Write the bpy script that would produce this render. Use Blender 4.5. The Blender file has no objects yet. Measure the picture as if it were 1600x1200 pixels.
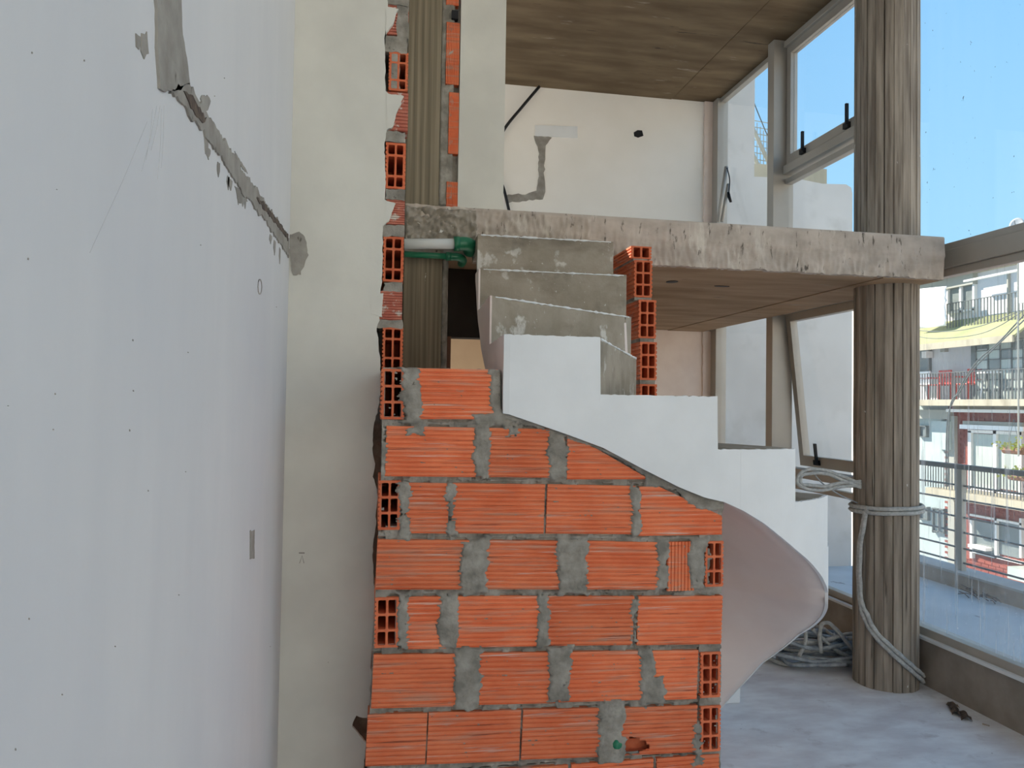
import bpy, bmesh, math, random
from mathutils import Vector, Matrix, noise
from mathutils.geometry import tessellate_polygon
random.seed(7)
SC = bpy.context.scene
COL = SC.collection
# ------------------------------------------------------------------ camera
H = 1.63
YAW, PITCH, ROLL = math.radians(10.39), .0275, .0155
F0 = Vector((math.sin(YAW), math.cos(YAW), 0)); R0 = Vector((math.cos(YAW), -math.sin(YAW), 0)); Z = Vector((0, 0, 1))
FW = F0 * math.cos(PITCH) + Z * math.sin(PITCH); UP0 = Z * math.cos(PITCH) - F0 * math.sin(PITCH)
RT = R0 * math.cos(ROLL) + UP0 * math.sin(ROLL); UP = UP0 * math.cos(ROLL) - R0 * math.sin(ROLL)
cam_d = bpy.data.cameras.new('camera'); cam_d.sensor_width = 36; cam_d.lens = 27; cam_d.clip_start = .02; cam_d.clip_end = 300
cam = bpy.data.objects.new('camera', cam_d); COL.objects.link(cam); SC.camera = cam
m = Matrix.Identity(4)
for i in range(3):
    m[i][0] = RT[i]; m[i][1] = UP[i]; m[i][2] = -FW[i]
m[2][3] = H
cam.matrix_world = m
# ------------------------------------------------------------------ sky, sun, exposure
SC.view_settings.view_transform = 'Standard'; SC.view_settings.look = 'None'; SC.view_settings.gamma = 1
SC.view_settings.exposure = 0.34; SC.view_settings.use_curve_mapping = False
SC.cycles.use_denoising = True; SC.cycles.max_bounces = 8; SC.cycles.transparent_max_bounces = 24
SC.cycles.diffuse_bounces = 5; SC.cycles.sample_clamp_indirect = 6
w = bpy.data.worlds.new('sky'); SC.world = w; w.use_nodes = True
nt = w.node_tree; nt.nodes.clear()
def nd(t, kind, **kw):
    n = t.nodes.new(kind)
    for k, v in kw.items(): setattr(n, k, v)
    return n
tc = nd(nt, 'ShaderNodeTexCoord'); sx = nd(nt, 'ShaderNodeSeparateXYZ'); rp = nd(nt, 'ShaderNodeValToRGB')
bg = nd(nt, 'ShaderNodeBackground'); ow = nd(nt, 'ShaderNodeOutputWorld')
nt.links.new(tc.outputs['Generated'], sx.inputs[0]); nt.links.new(sx.outputs['Z'], rp.inputs[0])
cr = rp.color_ramp; cr.elements[0].position = 0.0; cr.elements[0].color = (.66, .84, .98, 1)
cr.elements[1].position = 1.0; cr.elements[1].color = (.21, .45, .84, 1)
for p_, c_ in ((.18, (.355, .68, .96, 1)), (.50, (.255, .56, .93, 1))):
    e_ = cr.elements.new(p_); e_.color = c_
bg.inputs[1].default_value = .92
nt.links.new(rp.outputs[0], bg.inputs[0]); nt.links.new(bg.outputs[0], ow.inputs[0])
sun_d = bpy.data.lights.new('sun', 'SUN'); sun_d.energy = 9.5; sun_d.angle = .009; sun_d.color = (1, .90, .77)
sun = bpy.data.objects.new('sun', sun_d); COL.objects.link(sun)
SUN_DIR = Vector((.48, -.64, -.60)).normalized()
sun.rotation_euler = SUN_DIR.to_track_quat('-Z', 'Y').to_euler(); sun.location = (-6, 9, 14)
# ------------------------------------------------------------------ picture-to-plane helpers (a ray cut with a real plane)
def ray(px, py):
    return FW + RT * ((px - 800) / 1200) - UP * ((py - 600) / 1200)
CP = Vector((0, 0, H))
def onY(px, py, Y): d = ray(px, py); return CP + d * (Y / d.y)
def onX(px, py, X): d = ray(px, py); return CP + d * (X / d.x)
def onZ(px, py, z): d = ray(px, py); return CP + d * ((z - H) / d.z)
# ------------------------------------------------------------------ objects
def tag(o, label=None, cat=None, group=None, kind=None):
    for k, v in (('label', label), ('category', cat), ('group', group), ('kind', kind)):
        if v: o[k] = v
    return o
def adopt(o, parent):
    o.parent = parent
    bpy_loc = Vector((0, 0, 0)); q = parent
    while q is not None: bpy_loc += q.location; q = q.parent
    o.location = o.location - bpy_loc
def wloc(o):
    l = Vector(o.location); q = o.parent
    while q is not None: l += q.location; q = q.parent
    return l
def empty(name, loc, label=None, cat=None, group=None, kind=None):
    o = bpy.data.objects.new(name, None); o.empty_display_size = .1; o.location = loc; COL.objects.link(o)
    return tag(o, label, cat, group, kind)
def add(name, me, mat, loc, parent=None, **kw):
    if mat and not me.materials:
        for mm in (mat if isinstance(mat, (list, tuple)) else [mat]): me.materials.append(mm)
    o = bpy.data.objects.new(name, me); COL.objects.link(o); o.location = Vector(loc)
    if parent: adopt(o, parent)
    return tag(o, **kw)
class MB:
    def __init__(s): s.v = []; s.f = []; s.mi = []
    def face(s, pts, mi=0):
        n = len(s.v); s.v += [Vector(p) for p in pts]; s.f.append(tuple(range(n, n + len(pts)))); s.mi.append(mi)
    def box(s, x0, x1, y0, y1, z0, z1, mi=0):
        x0, x1 = min(x0, x1), max(x0, x1); y0, y1 = min(y0, y1), max(y0, y1); z0, z1 = min(z0, z1), max(z0, z1)
        n = len(s.v)
        s.v += [Vector((x, y, z)) for x in (x0, x1) for y in (y0, y1) for z in (z0, z1)]
        for q in ((0, 1, 3, 2), (4, 6, 7, 5), (0, 4, 5, 1), (2, 3, 7, 6), (0, 2, 6, 4), (1, 5, 7, 3)):
            s.f.append(tuple(n + i for i in q)); s.mi.append(mi)
        return s
    def prism(s, bot, top, mi=0):
        k = len(bot); n = len(s.v); s.v += [Vector(p) for p in bot] + [Vector(p) for p in top]
        for t in tessellate_polygon([[Vector(p) for p in bot]]):
            s.f.append((n + t[0], n + t[1], n + t[2])); s.mi.append(mi)
            s.f.append((n + k + t[2], n + k + t[1], n + k + t[0])); s.mi.append(mi)
        for i in range(k):
            j = (i + 1) % k; s.f.append((n + i, n + j, n + k + j, n + k + i)); s.mi.append(mi)
        return s
    def ext(s, poly, axis, a, b, mi=0):
        if axis == 'X': f = lambda p, t: (t, p[0], p[1])
        elif axis == 'Y': f = lambda p, t: (p[0], t, p[1])
        else: f = lambda p, t: (p[0], p[1], t)
        return s.prism([f(p, a) for p in poly], [f(p, b) for p in poly], mi)
    def tube(s, pts, r, n=8, mi=0, twist=0.0, lobes=0):
        pts = [Vector(p) for p in pts]; base = len(s.v); k = len(pts)
        t0 = (pts[1] - pts[0]).normalized(); up = Vector((0, 0, 1)) if abs(t0.z) < .9 else Vector((1, 0, 0))
        nrm = (up - t0 * up.dot(t0)).normalized()
        for i, p in enumerate(pts):
            t = (pts[min(i + 1, k - 1)] - pts[max(i - 1, 0)]).normalized()
            nrm = (nrm - t * nrm.dot(t)).normalized(); b = t.cross(nrm)
            rr = r[i] if isinstance(r, (list, tuple)) else r
            for j in range(n):
                an = 2 * math.pi * j / n
                q = rr * (1 + (.16 * math.cos(lobes * an + twist * i) if lobes else 0))
                s.v.append(p + nrm * (q * math.cos(an)) + b * (q * math.sin(an)))
        for i in range(k - 1):
            for j in range(n):
                j2 = (j + 1) % n
                s.f.append((base + i * n + j, base + i * n + j2, base + (i + 1) * n + j2, base + (i + 1) * n + j)); s.mi.append(mi)
        s.f.append(tuple(base + j for j in range(n))[::-1]); s.mi.append(mi)
        s.f.append(tuple(base + (k - 1) * n + j for j in range(n))); s.mi.append(mi)
        return s
    def build(s, name, mat, parent=None, smooth=False, bevel=0, fix=True, **kw):
        me = bpy.data.meshes.new(name)
        xs = [v.x for v in s.v]; ys = [v.y for v in s.v]; zs = [v.z for v in s.v]
        o = Vector(((min(xs) + max(xs)) / 2, (min(ys) + max(ys)) / 2, min(zs)))
        me.from_pydata([v - o for v in s.v], [], s.f)
        if any(s.mi): me.polygons.foreach_set('material_index', s.mi)
        if fix:
            bm = bmesh.new(); bm.from_mesh(me); bmesh.ops.recalc_face_normals(bm, faces=bm.faces); bm.to_mesh(me); bm.free()
        if smooth: me.polygons.foreach_set('use_smooth', [True] * len(me.polygons))
        ob = add(name, me, mat, o, parent, **kw)
        if bevel:
            b = ob.modifiers.new('bevel', 'BEVEL'); b.width = bevel; b.segments = 2; b.limit_method = 'ANGLE'
        return ob
def spline(pts, k=8):
    P = [Vector(p) for p in pts]; P = [P[0] * 2 - P[1]] + P + [P[-1] * 2 - P[-2]]; out = []
    for i in range(1, len(P) - 2):
        a, b, c, d = P[i - 1:i + 3]
        for j in range(k):
            t = j / k
            out.append(.5 * (2 * b + (c - a) * t + (2 * a - 5 * b + 4 * c - d) * t * t + (3 * b - a - 3 * c + d) * t ** 3))
    out.append(P[-2]); return out
def N(x, y=0, z=0): return noise.noise(Vector((x, y, z)))
def rag(poly, amp, step, seed=0, keep=None):
    """a closed 2-d outline cut into short pieces and roughened"""
    out = []
    for i in range(len(poly)):
        a = Vector(poly[i][:2]); b = Vector(poly[(i + 1) % len(poly)][:2]); n = max(1, int((b - a).length / step))
        nr = Vector((-(b - a).y, (b - a).x)); nr = nr.normalized() if nr.length else nr
        for k in range(n):
            q = a.lerp(b, k / n)
            am = 0 if (keep and keep(i)) else amp
            d = am * (1.3 * N(q.x * 23 + seed, q.y * 23, 3) + N(q.x * 90 + seed, q.y * 90, 7))
            out.append((q.x + nr.x * d, q.y + nr.y * d))
    return out
# ------------------------------------------------------------------ materials
def lin(r, g, b):
    f = lambda c: (c / 12.92 if c <= .04045 else ((c + .055) / 1.055) ** 2.4)
    return (f(r / 255), f(g / 255), f(b / 255), 1)
def M(name, c1, c2=None, scale=6, stretch=(1, 1, 1), rough=.85, bump=0, bscale=60, spots=(), fine=0, metal=0, spec=.3, rnd=0, lo=.35, hi=.65, big=None):
    """base colour mottled between c1 and c2, spots (colour, scale, stretch, threshold), bump, all in object space"""
    mt = bpy.data.materials.new(name); mt.use_nodes = True; t = mt.node_tree; L = t.links.new
    b = t.nodes['Principled BSDF']; b.inputs['Roughness'].default_value = rough; b.inputs['Metallic'].default_value = metal
    b.inputs['Specular IOR Level'].default_value = spec
    g = nd(t, 'ShaderNodeNewGeometry')
    def nz(sc, st, det=4, rg=.55):
        mp = nd(t, 'ShaderNodeMapping'); mp.inputs['Scale'].default_value = st; L(g.outputs['Position'], mp.inputs[0])
        n = nd(t, 'ShaderNodeTexNoise'); n.inputs['Scale'].default_value = sc; n.inputs['Detail'].default_value = det; n.inputs['Roughness'].default_value = rg
        L(mp.outputs[0], n.inputs['Vector']); return n
    def ramp(src, p0, p1):
        r = nd(t, 'ShaderNodeMapRange'); r.inputs[1].default_value = p0; r.inputs[2].default_value = p1; L(src, r.inputs[0]); return r.outputs[0]
    def mix(f, A, B):
        x = nd(t, 'ShaderNodeMix', data_type='RGBA')
        if isinstance(f, float): x.inputs[0].default_value = f
        else: L(f, x.inputs[0])
        for i, q in ((6, A), (7, B)):
            if isinstance(q, tuple): x.inputs[i].default_value = q
            else: L(q, x.inputs[i])
        return x.outputs[2]
    c = c1
    if c2: c = mix(ramp(nz(scale, stretch).outputs[0], lo, hi), c1, c2)
    if big: c = mix(ramp(nz(big[1], big[2], 3).outputs[0], big[3], big[4]), c, big[0])
    for (sc_, ss, st, th, wd) in spots:
        c = mix(ramp(nz(ss, st, 5, .6).outputs[0], th, th + wd), c, sc_)
    if rnd:
        oi = nd(t, 'ShaderNodeObjectInfo'); hs = nd(t, 'ShaderNodeHueSaturation')
        L(ramp(oi.outputs['Random'], 0, 1), hs.inputs['Fac']); hs.inputs['Fac'].default_value = 1
        mr = nd(t, 'ShaderNodeMapRange'); mr.inputs[3].default_value = 1 - rnd; mr.inputs[4].default_value = 1 + rnd
        L(oi.outputs['Random'], mr.inputs[0]); L(mr.outputs[0], hs.inputs['Value'])
        t.links.remove(hs.inputs['Fac'].links[0])
        if isinstance(c, tuple): hs.inputs['Color'].default_value = c
        else: L(c, hs.inputs['Color'])
        c = hs.outputs[0]
    if isinstance(c, tuple): b.inputs['Base Color'].default_value = c
    else: L(c, b.inputs['Base Color'])
    if bump:
        bp = nd(t, 'ShaderNodeBump'); bp.inputs['Strength'].default_value = min(1, bump); bp.inputs['Distance'].default_value = .004
        L(nz(bscale, stretch, 6, .65).outputs[0], bp.inputs['Height']); L(bp.outputs[0], b.inputs['Normal'])
    return mt
def glass_mat(name, dirt=0.0, streak=1.0, tint=(1, 1, 1, 1)):
    mt = bpy.data.materials.new(name); mt.use_nodes = True; t = mt.node_tree; t.nodes.clear(); L = t.links.new
    out = nd(t, 'ShaderNodeOutputMaterial'); tr = nd(t, 'ShaderNodeBsdfTransparent'); gl = nd(t, 'ShaderNodeBsdfGlossy'); fr = nd(t, 'ShaderNodeFresnel')
    tr.inputs[0].default_value = tint; gl.inputs['Roughness'].default_value = .02; 
    gg = nd(t, 'ShaderNodeNewGeometry'); io = nd(t, 'ShaderNodeMapRange'); io.inputs[3].default_value = 1.3; io.inputs[4].default_value = 1 / 1.3
    L(gg.outputs['Backfacing'], io.inputs[0]); L(io.outputs[0], fr.inputs[0])   # same reflectance on both faces of the pane
    mx = nd(t, 'ShaderNodeMixShader'); L(fr.outputs[0], mx.inputs[0]); L(tr.outputs[0], mx.inputs[1]); L(gl.outputs[0], mx.inputs[2])
    last = mx.outputs[0]
    if dirt:
        g = nd(t, 'ShaderNodeNewGeometry'); df = nd(t, 'ShaderNodeBsdfTranslucent'); d2 = nd(t, 'ShaderNodeBsdfDiffuse')
        df.inputs[0].default_value = d2.inputs[0].default_value = (.75, .78, .8, 1) if streak else (.10, .12, .14, 1)
        ms = nd(t, 'ShaderNodeMixShader'); L(df.outputs[0], ms.inputs[1]); L(d2.outputs[0], ms.inputs[2])
        fac = None
        for st, sc, th, wd, am in ((((1, 1, .045), 42, .58, .10, .55), ((1, 1, .6), 3, .20, .5, .17), ((1, 1, 1), 90, .70, .04, .6)) if streak else (((1, 1, .7), 34, .735, .02, .7), ((1, 1, 1), 80, .74, .03, .6))):
            mp = nd(t, 'ShaderNodeMapping'); mp.inputs['Scale'].default_value = st; L(g.outputs['Position'], mp.inputs[0])
            n = nd(t, 'ShaderNodeTexNoise'); n.inputs['Scale'].default_value = sc; n.inputs['Detail'].default_value = 3; L(mp.outputs[0], n.inputs['Vector'])
            r = nd(t, 'ShaderNodeMapRange'); r.inputs[1].default_value = th; r.inputs[2].default_value = th + wd; r.inputs[4].default_value = am * dirt; L(n.outputs[0], r.inputs[0])
            if fac is None: fac = r.outputs[0]
            else:
                mm = nd(t, 'ShaderNodeMath', operation='MAXIMUM'); L(fac, mm.inputs[0]); L(r.outputs[0], mm.inputs[1]); fac = mm.outputs[0]
        # rain streaks gather towards the bottom of the pane
        sp = nd(t, 'ShaderNodeSeparateXYZ'); L(g.outputs['Position'], sp.inputs[0])
        hr = nd(t, 'ShaderNodeMapRange'); hr.inputs[1].default_value = 3.0; hr.inputs[2].default_value = .6; hr.inputs[3].default_value = .12 if streak else 1; L(sp.outputs[2], hr.inputs[0])
        mm = nd(t, 'ShaderNodeMath', operation='MULTIPLY'); L(fac, mm.inputs[0]); L(hr.outputs[0], mm.inputs[1])
        m2 = nd(t, 'ShaderNodeMixShader'); L(mm.outputs[0], m2.inputs[0]); L(last, m2.inputs[1]); L(ms.outputs[0], m2.inputs[2]); last = m2.outputs[0]
    L(last, out.inputs[0]); return mt
W1 = (1, 1, 1)
m_left = M('left_wall_plaster', (.635, .635, .63, 1), (.675, .672, .662, 1), 5, (1, 1, .25), .8, .1, 30, spots=(((.615, .62, .63, 1), 1.5, W1, .48, .3), ((.42, .41, .39, 1), 26, (1, 1, .35), .765, .03)))
m_cream = M('cream_plaster', (.60, .59, .53, 1), (.68, .67, .60, 1), 3, W1, .85, .12, 40, spots=(((.35, .33, .29, 1), 22, W1, .76, .02),))
m_far = M('far_plaster', (.86, .83, .76, 1), (.90, .87, .81, 1), 2, W1, .85, .08, 40)
m_pink = M('pink_plaster', (.84, .70, .61, 1), (.90, .77, .68, 1), 5, W1, .9, .2, 50)
m_white = M('white_finish_plaster', (.73, .75, .75, 1), (.79, .81, .81, 1), 4, W1, .7, .06, 60)
m_pinkskim = M('pinkish_soffit_plaster', (.76, .66, .61, 1), (.82, .73, .68, 1), 3, W1, .85, .06, 60, spots=(((.38, .25, .22, 1), 9, W1, .74, .05),))
m_conc = M('raw_concrete', (.30, .265, .215, 1), (.43, .39, .33, 1), 5, W1, .85, .3, 70, spots=(((.80, .78, .72, 1), 26, W1, .66, .03), ((.13, .11, .09, 1), 34, W1, .70, .05)))
m_concsplash = M('step_concrete', (.27, .235, .18, 1), (.38, .335, .27, 1), 6, W1, .85, .35, 80, spots=(((.60, .58, .53, 1), 8, (1, 1, .8), .60, .06), ((.20, .17, .13, 1), 3, (1, 1, 2), .52, .2), ((.62, .60, .55, 1), 55, W1, .68, .03), ((.13, .12, .10, 1), 6, (1, 1, .5), .62, .2)))
m_slabedge = M('slab_edge_concrete', (.40, .345, .29, 1), (.54, .47, .40, 1), 6, (1, 1, 1.6), .85, .25, 60, spots=(((.62, .57, .49, 1), 10, (1, 1, .3), .58, .10), ((.13, .11, .09, 1), 30, (1, 1, .3), .62, .06)))
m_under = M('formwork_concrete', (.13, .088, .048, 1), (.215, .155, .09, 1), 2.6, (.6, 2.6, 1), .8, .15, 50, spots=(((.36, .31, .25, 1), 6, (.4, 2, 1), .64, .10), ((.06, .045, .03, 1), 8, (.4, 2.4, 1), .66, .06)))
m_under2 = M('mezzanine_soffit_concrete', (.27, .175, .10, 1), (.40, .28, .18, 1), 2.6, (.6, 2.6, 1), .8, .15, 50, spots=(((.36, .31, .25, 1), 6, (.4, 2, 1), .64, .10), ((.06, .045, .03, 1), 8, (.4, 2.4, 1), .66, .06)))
m_col = M('board_marked_concrete', (.17, .14, .11, 1), (.38, .33, .27, 1), 30, (1, 1, .06), .85, .5, 30, spots=(((.68, .66, .62, 1), 17, (1, 1, .6), .70, .02), ((.09, .075, .06, 1), 22, (1, 1, .05), .66, .04)))
m_post = M('post_concrete', (.15, .125, .085, 1), (.28, .235, .165, 1), 60, (1, 1, .015), .85, .4, 40, spots=(((.70, .67, .58, 1), 30, (1, 1, .6), .70, .02),))
m_mortar = M('cement_mortar', (.20, .185, .155, 1), (.37, .345, .295, 1), 16, W1, .95, 1.0, 60, spots=(((.10, .09, .075, 1), 28, W1, .66, .06),))
m_patch = M('dark_cement_patch', (.25, .23, .20, 1), (.37, .35, .31, 1), 12, W1, .95, .5, 70, spots=(((.10, .085, .07, 1), 16, (1, 1, .5), .66, .05),))
m_brick = M('red_clay_brick', (.70, .165, .065, 1), (.80, .23, .10, 1), 7, W1, .8, .35, 150, rnd=.10,
            spots=(((.60, .27, .17, 1), 9, (.45, 1, 7), .52, .16), ((.66, .46, .38, 1), 10, (.35, 1, 9), .60, .12), ((.36, .10, .055, 1), 14, (.3, 1, 14), .60, .08), ((.42, .37, .30, 1), 6, (1, 1, 2), .66, .10)))
m_brickraw = M('clay_brick_core', (.58, .13, .055, 1), (.66, .18, .08, 1), 30, W1, .85, .3, 150, rnd=.08)
m_brickdull = M('dusty_clay_brick', (.42, .12, .08, 1), (.52, .19, .13, 1), 20, W1, .9, .3, 120, spots=(((.62, .55, .48, 1), 30, W1, .56, .08),))
m_floor = M('screed_floor', (.64, .63, .65, 1), (.80, .82, .84, 1), 4, (1, 2, 1), .75, .2, 30, spots=(((.46, .43, .43, 1), 7, W1, .60, .2), ((.14, .12, .12, 1), 40, (1, 2, 1), .70, .02)))
m_kerb = M('kerb_concrete', (.27, .23, .19, 1), (.37, .32, .27, 1), 5, W1, .9, .3, 40)
m_alu = M('aluminium_frame', (.42, .39, .34, 1), (.47, .44, .39, 1), 2, W1, .45, metal=.25, spec=.5)
m_black = M('black_plastic', (.012, .012, .014, 1), rough=.5)
m_shade = M('room_shade_colour', (.03, .024, .019, 1), (.045, .036, .028, 1), 4, W1, .8)  # near-black colour carries the darkness under the mezzanine
m_tan = M('tan_plaster', (.72, .52, .33, 1), (.78, .58, .38, 1), 3, W1, .85)
m_pipew = M('white_pipe', (.62, .64, .62, 1), rough=.4)
m_pipeg = M('green_pipe', (.012, .16, .075, 1), (.02, .20, .10, 1), 6, W1, .35, spec=.5)
m_rope = M('grey_rope', (.36, .37, .36, 1), (.52, .53, .51, 1), 60, W1, .9, .4, 160)
m_ropeb = M('blue_grey_rope', (.20, .23, .26, 1), (.42, .45, .47, 1), 22, W1, .9, .4, 160)
m_glass = glass_mat('window_glass'); m_dirty = glass_mat('rain_streaked_glass', 1.0); m_speck = glass_mat('specked_glass', 1.0, 0)
m_neigh = M('neighbour_render', (.62, .62, .60, 1), (.72, .72, .70, 1), 1.3, W1, .9, .2, 20, spots=(((.50, .50, .47, 1), 2.4, W1, .56, .3),))
m_terr = M('terrace_screed', (.50, .55, .58, 1), (.58, .63, .66, 1), 2, W1, .8, .2, 30, spots=(((.25, .26, .27, 1), 9, (1, .3, 1), .68, .05),))
m_parap = M('parapet_render', (.40, .42, .42, 1), (.50, .52, .52, 1), 3, W1, .85)
m_terr2 = M('pale_terrace_tiles', (.62, .58, .52, 1), (.68, .64, .58, 1), 2, W1, .8)
m_bounce = M('sun_bounce_render', (.68, .645, .58, 1), (.74, .70, .64, 1), 1, W1, .9)
m_scr = M('pale_scratch', (.46, .45, .44, 1))
m_steel = M('painted_steel_rail', (.10, .12, .12, 1), (.15, .17, .17, 1), 6, W1, .5)
m_railgrey = M('grey_steel_post', (.36, .37, .33, 1), rough=.6)
m_housew = M('white_house_render', (.62, .64, .67, 1), (.68, .70, .73, 1), .8, W1, .85)
m_houseb = M('pale_blue_house_render', (.38, .46, .46, 1), (.46, .54, .53, 1), 1, W1, .85)
m_redbrick = M('far_red_brick', (.22, .062, .05, 1), (.29, .09, .07, 1), 3, (1, 1, 4), .85, .2, 20)
m_mould = M('mouldy_ledge', (.45, .42, .32, 1), (.25, .23, .17, 1), 3, (1, 1, .3), .9, lo=.5, hi=.8)
m_awn = M('green_awning', (.27, .30, .15, 1), (.36, .38, .20, 1), 1.2, W1, .8)
m_winframe = M('white_window_frame', (.78, .79, .78, 1), rough=.5)
m_pane = M('dim_window_pane', (.14, .17, .17, 1), (.22, .26, .26, 1), 1.5, W1, .12, spec=.6)
m_curtain = M('pale_curtain_pane', (.40, .46, .43, 1), (.48, .54, .50, 1), 8, (1, 6, .2), .3, spec=.5)
m_redplastic = M('red_plastic', (.62, .10, .08, 1), rough=.4)
m_whiteplastic = M('white_plastic', (.85, .85, .85, 1), rough=.4)
m_sheet = M('white_sheet', (.86, .86, .86, 1), rough=.8)
m_leaf = M('yellow_green_leaf', (.30, .38, .06, 1), (.50, .52, .12, 1), 9, W1, .6)
m_wood = M('brown_bars', (.20, .10, .06, 1), rough=.7)
m_street = M('street_asphalt', (.30, .29, .28, 1), (.36, .35, .34, 1), .5, W1, .9)
m_dryleaf = M('dry_scrap', (.05, .035, .03, 1), (.16, .12, .09, 1), 40, W1, .8)
# ------------------------------------------------------------------ main dimensions (metres)
XL = -.294          # left wall face
YW = 2.500          # outer face of the stair and of the brick partition
YP2 = 2.800         # plaster face of the wall stub on the left, set back from the bricks
YB = 2.512          # face of the brick partition
YS = 3.850          # front edge of the mezzanine
ZS, ZU = 2.628, 2.385   # mezzanine top and underside
ZC = 4.67           # upper ceiling
XW = 3.34           # window plane
YF = 7.10           # far wall
XSR = 3.20          # right end of the mezzanine edge
CXC, CYC, RCC = 3.078, 4.178, .181   # round column
STRUCT = dict(kind='structure')
# ------------------------------------------------------------------ big structure
MB().box(XL, 3.29, -4, 7.1, -.12, 0).build('floor', m_floor, label='dusty grey screed floor under the stair and column', **STRUCT)
wall_left = MB().box(XL - .2, XL, -4.2, YS + .3, -.1, 6.4).build('wall_left', m_left, label='tall white plastered wall on the left with a filled chase', **STRUCT)
wl = MB()                                  # same wall further back, with two unseen openings added to let sun in
for a_ in ((YS + .3, 4.5, -.1, 6.4), (6.9, YF + .2, -.1, 6.4), (4.5, 6.9, -.1, .3), (4.5, 6.9, 2.25, 2.68), (4.5, 6.9, 4.62, 6.4)):
    wl.box(XL - .2, XL, *a_)
wl.build('wall_left', m_left, label='rear stretch of the left wall beside the mezzanine', **STRUCT)
MB().box(-.1, XW + .02, YF, YF + .2, -.1, 6.4).build('wall_far', m_far, label='cream plastered wall behind the mezzanine with a chased groove', **STRUCT)
MB().box(XL - .2, XW + .1, -4.2, -4, -.1, .3).build('wall_behind', m_left, label='low sill wall behind the photographer', **STRUCT)
for k_, x_ in enumerate((XL - .1, 1.5, XW)):
    MB().box(x_ - .05, x_ + .05, -4.15, -4.05, .3, ZC).build('trim_%d' % (8 + k_), m_alu, label='aluminium mullion of the glazing behind the photographer', **STRUCT)
MB().box(-26, 15, -14.5, -13, -9.2, 7.0).build('wall_sun_bounce', m_bounce, label='unseen cream building added behind the photographer to bounce sunlight indoors', **STRUCT)  # unseen building, added to reflect warm sun into the room
MB().box(XL - .2, XW + .04, -4.2, YS - .01, ZC, ZC + .25).build('ceiling_front', m_left, label='white ceiling over the double height space', **STRUCT)
# upper ceiling: main slab and edge beam strip with a shadow joint between
SEAM = 2.86
ce = empty('ceiling', (1.5, 5.4, ZC), label='brown board-formed concrete ceiling over the mezzanine', **STRUCT)
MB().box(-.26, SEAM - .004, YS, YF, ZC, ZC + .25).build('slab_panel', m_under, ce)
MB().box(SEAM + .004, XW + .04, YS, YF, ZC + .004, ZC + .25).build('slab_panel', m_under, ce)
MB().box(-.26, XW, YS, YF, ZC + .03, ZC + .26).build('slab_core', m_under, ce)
MB().box(-.262, XW + .04, YS, YF + .2, ZC + .27, 6.4).build('wall_upper', m_cream, label='wall of the storey above the concrete ceiling', **STRUCT)
# mezzanine slab
mz = empty('mezzanine_slab', (1.8, 5.4, ZU), label='raw concrete mezzanine slab with rough front edge', **STRUCT)
def slab_front():
    """front edge band with rough lower half, as a height field on Y = YS"""
    mb = MB(); nx, nz_ = 380, 26; x0 = onY(633, 345, YS).x
    g = []
    for i in range(nx + 1):
        for j in range(nz_ + 1):
            x = x0 + (XSR - x0) * i / nx; v = j / nz_; zb = ZU + (.012 * N(x * 9, 1) + .006 * N(x * 40, 4)); z = zb + (ZS - zb) * v
            rough = (1 - v) if x > 1.1 else 1
            if v > .93: rough = .1
            y = YS - .004 + .016 * rough * (N(x * 14, z * 10, 2) + .6 * N(x * 45, z * 14, 5) + .5 * N(x * 90, z * 30, 7)) - (.004 if v > .5 else 0)
            if x < .75: y += .018 * (N(x * 18, z * 18, 9) + .7 * N(x * 60, z * 50, 2)) * (1 - .6 * (x > .5))
            if v == 1: y += .006
            mb.v.append(Vector((x, y, z)))
    for i in range(nx):
        for j in range(nz_):
            a = i * (nz_ + 1) + j; mb.f.append((a, a + nz_ + 1, a + nz_ + 2, a + 1)); mb.mi.append(0)
    for i in range(nx):                       # lip back to the body, top and underside
        for j, dz in ((0, .0), (nz_, 0)):
            a = mb.v[i * (nz_ + 1) + j]; b = mb.v[(i + 1) * (nz_ + 1) + j]
            z = ZU if j == 0 else ZS
            mb.face([a, b, Vector((b.x, YS + .05, z)), Vector((a.x, YS + .05, z))])
    return mb
slab_front().build('front_edge', m_slabedge, mz, smooth=True)
x0s = onY(633, 345, YS).x
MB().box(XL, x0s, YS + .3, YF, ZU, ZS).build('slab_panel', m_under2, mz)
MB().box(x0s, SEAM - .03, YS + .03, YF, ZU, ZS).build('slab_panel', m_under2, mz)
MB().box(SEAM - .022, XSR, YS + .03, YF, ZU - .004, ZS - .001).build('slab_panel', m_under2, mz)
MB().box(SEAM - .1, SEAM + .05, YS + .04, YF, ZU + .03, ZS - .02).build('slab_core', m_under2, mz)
MB().box(XSR - .01, XSR, YS + .002, YS + .05, ZU - .004, ZS).build('slab_end', m_slabedge, mz)
MB().box(1.2, XSR - .002, YS + .04, YF, ZS - .002, ZS + .004).build('slab_screed', m_floor, mz)
for (px, py, a_, b_) in ((1050, 440, .035, .014), (1128, 447, .05, .006)):      # black patches stand in for dark bored holes and scars
    c = onZ(px, py, ZU)
    MB().ext([(c.x + a_ * math.cos(t * .524) * (1 + .3 * N(t, 3)), c.y + b_ * 3 * math.sin(t * .524)) for t in range(12)], 'Z', ZU - .003, ZU + .01).build('scar_shade_patch', m_black, mz)
# kerb under the windows
MB().box(XW - .06, XW + .14, -4, YF, -.1, .285).build('trim_1', m_kerb, label='brown concrete kerb under the window wall', **STRUCT)

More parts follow.
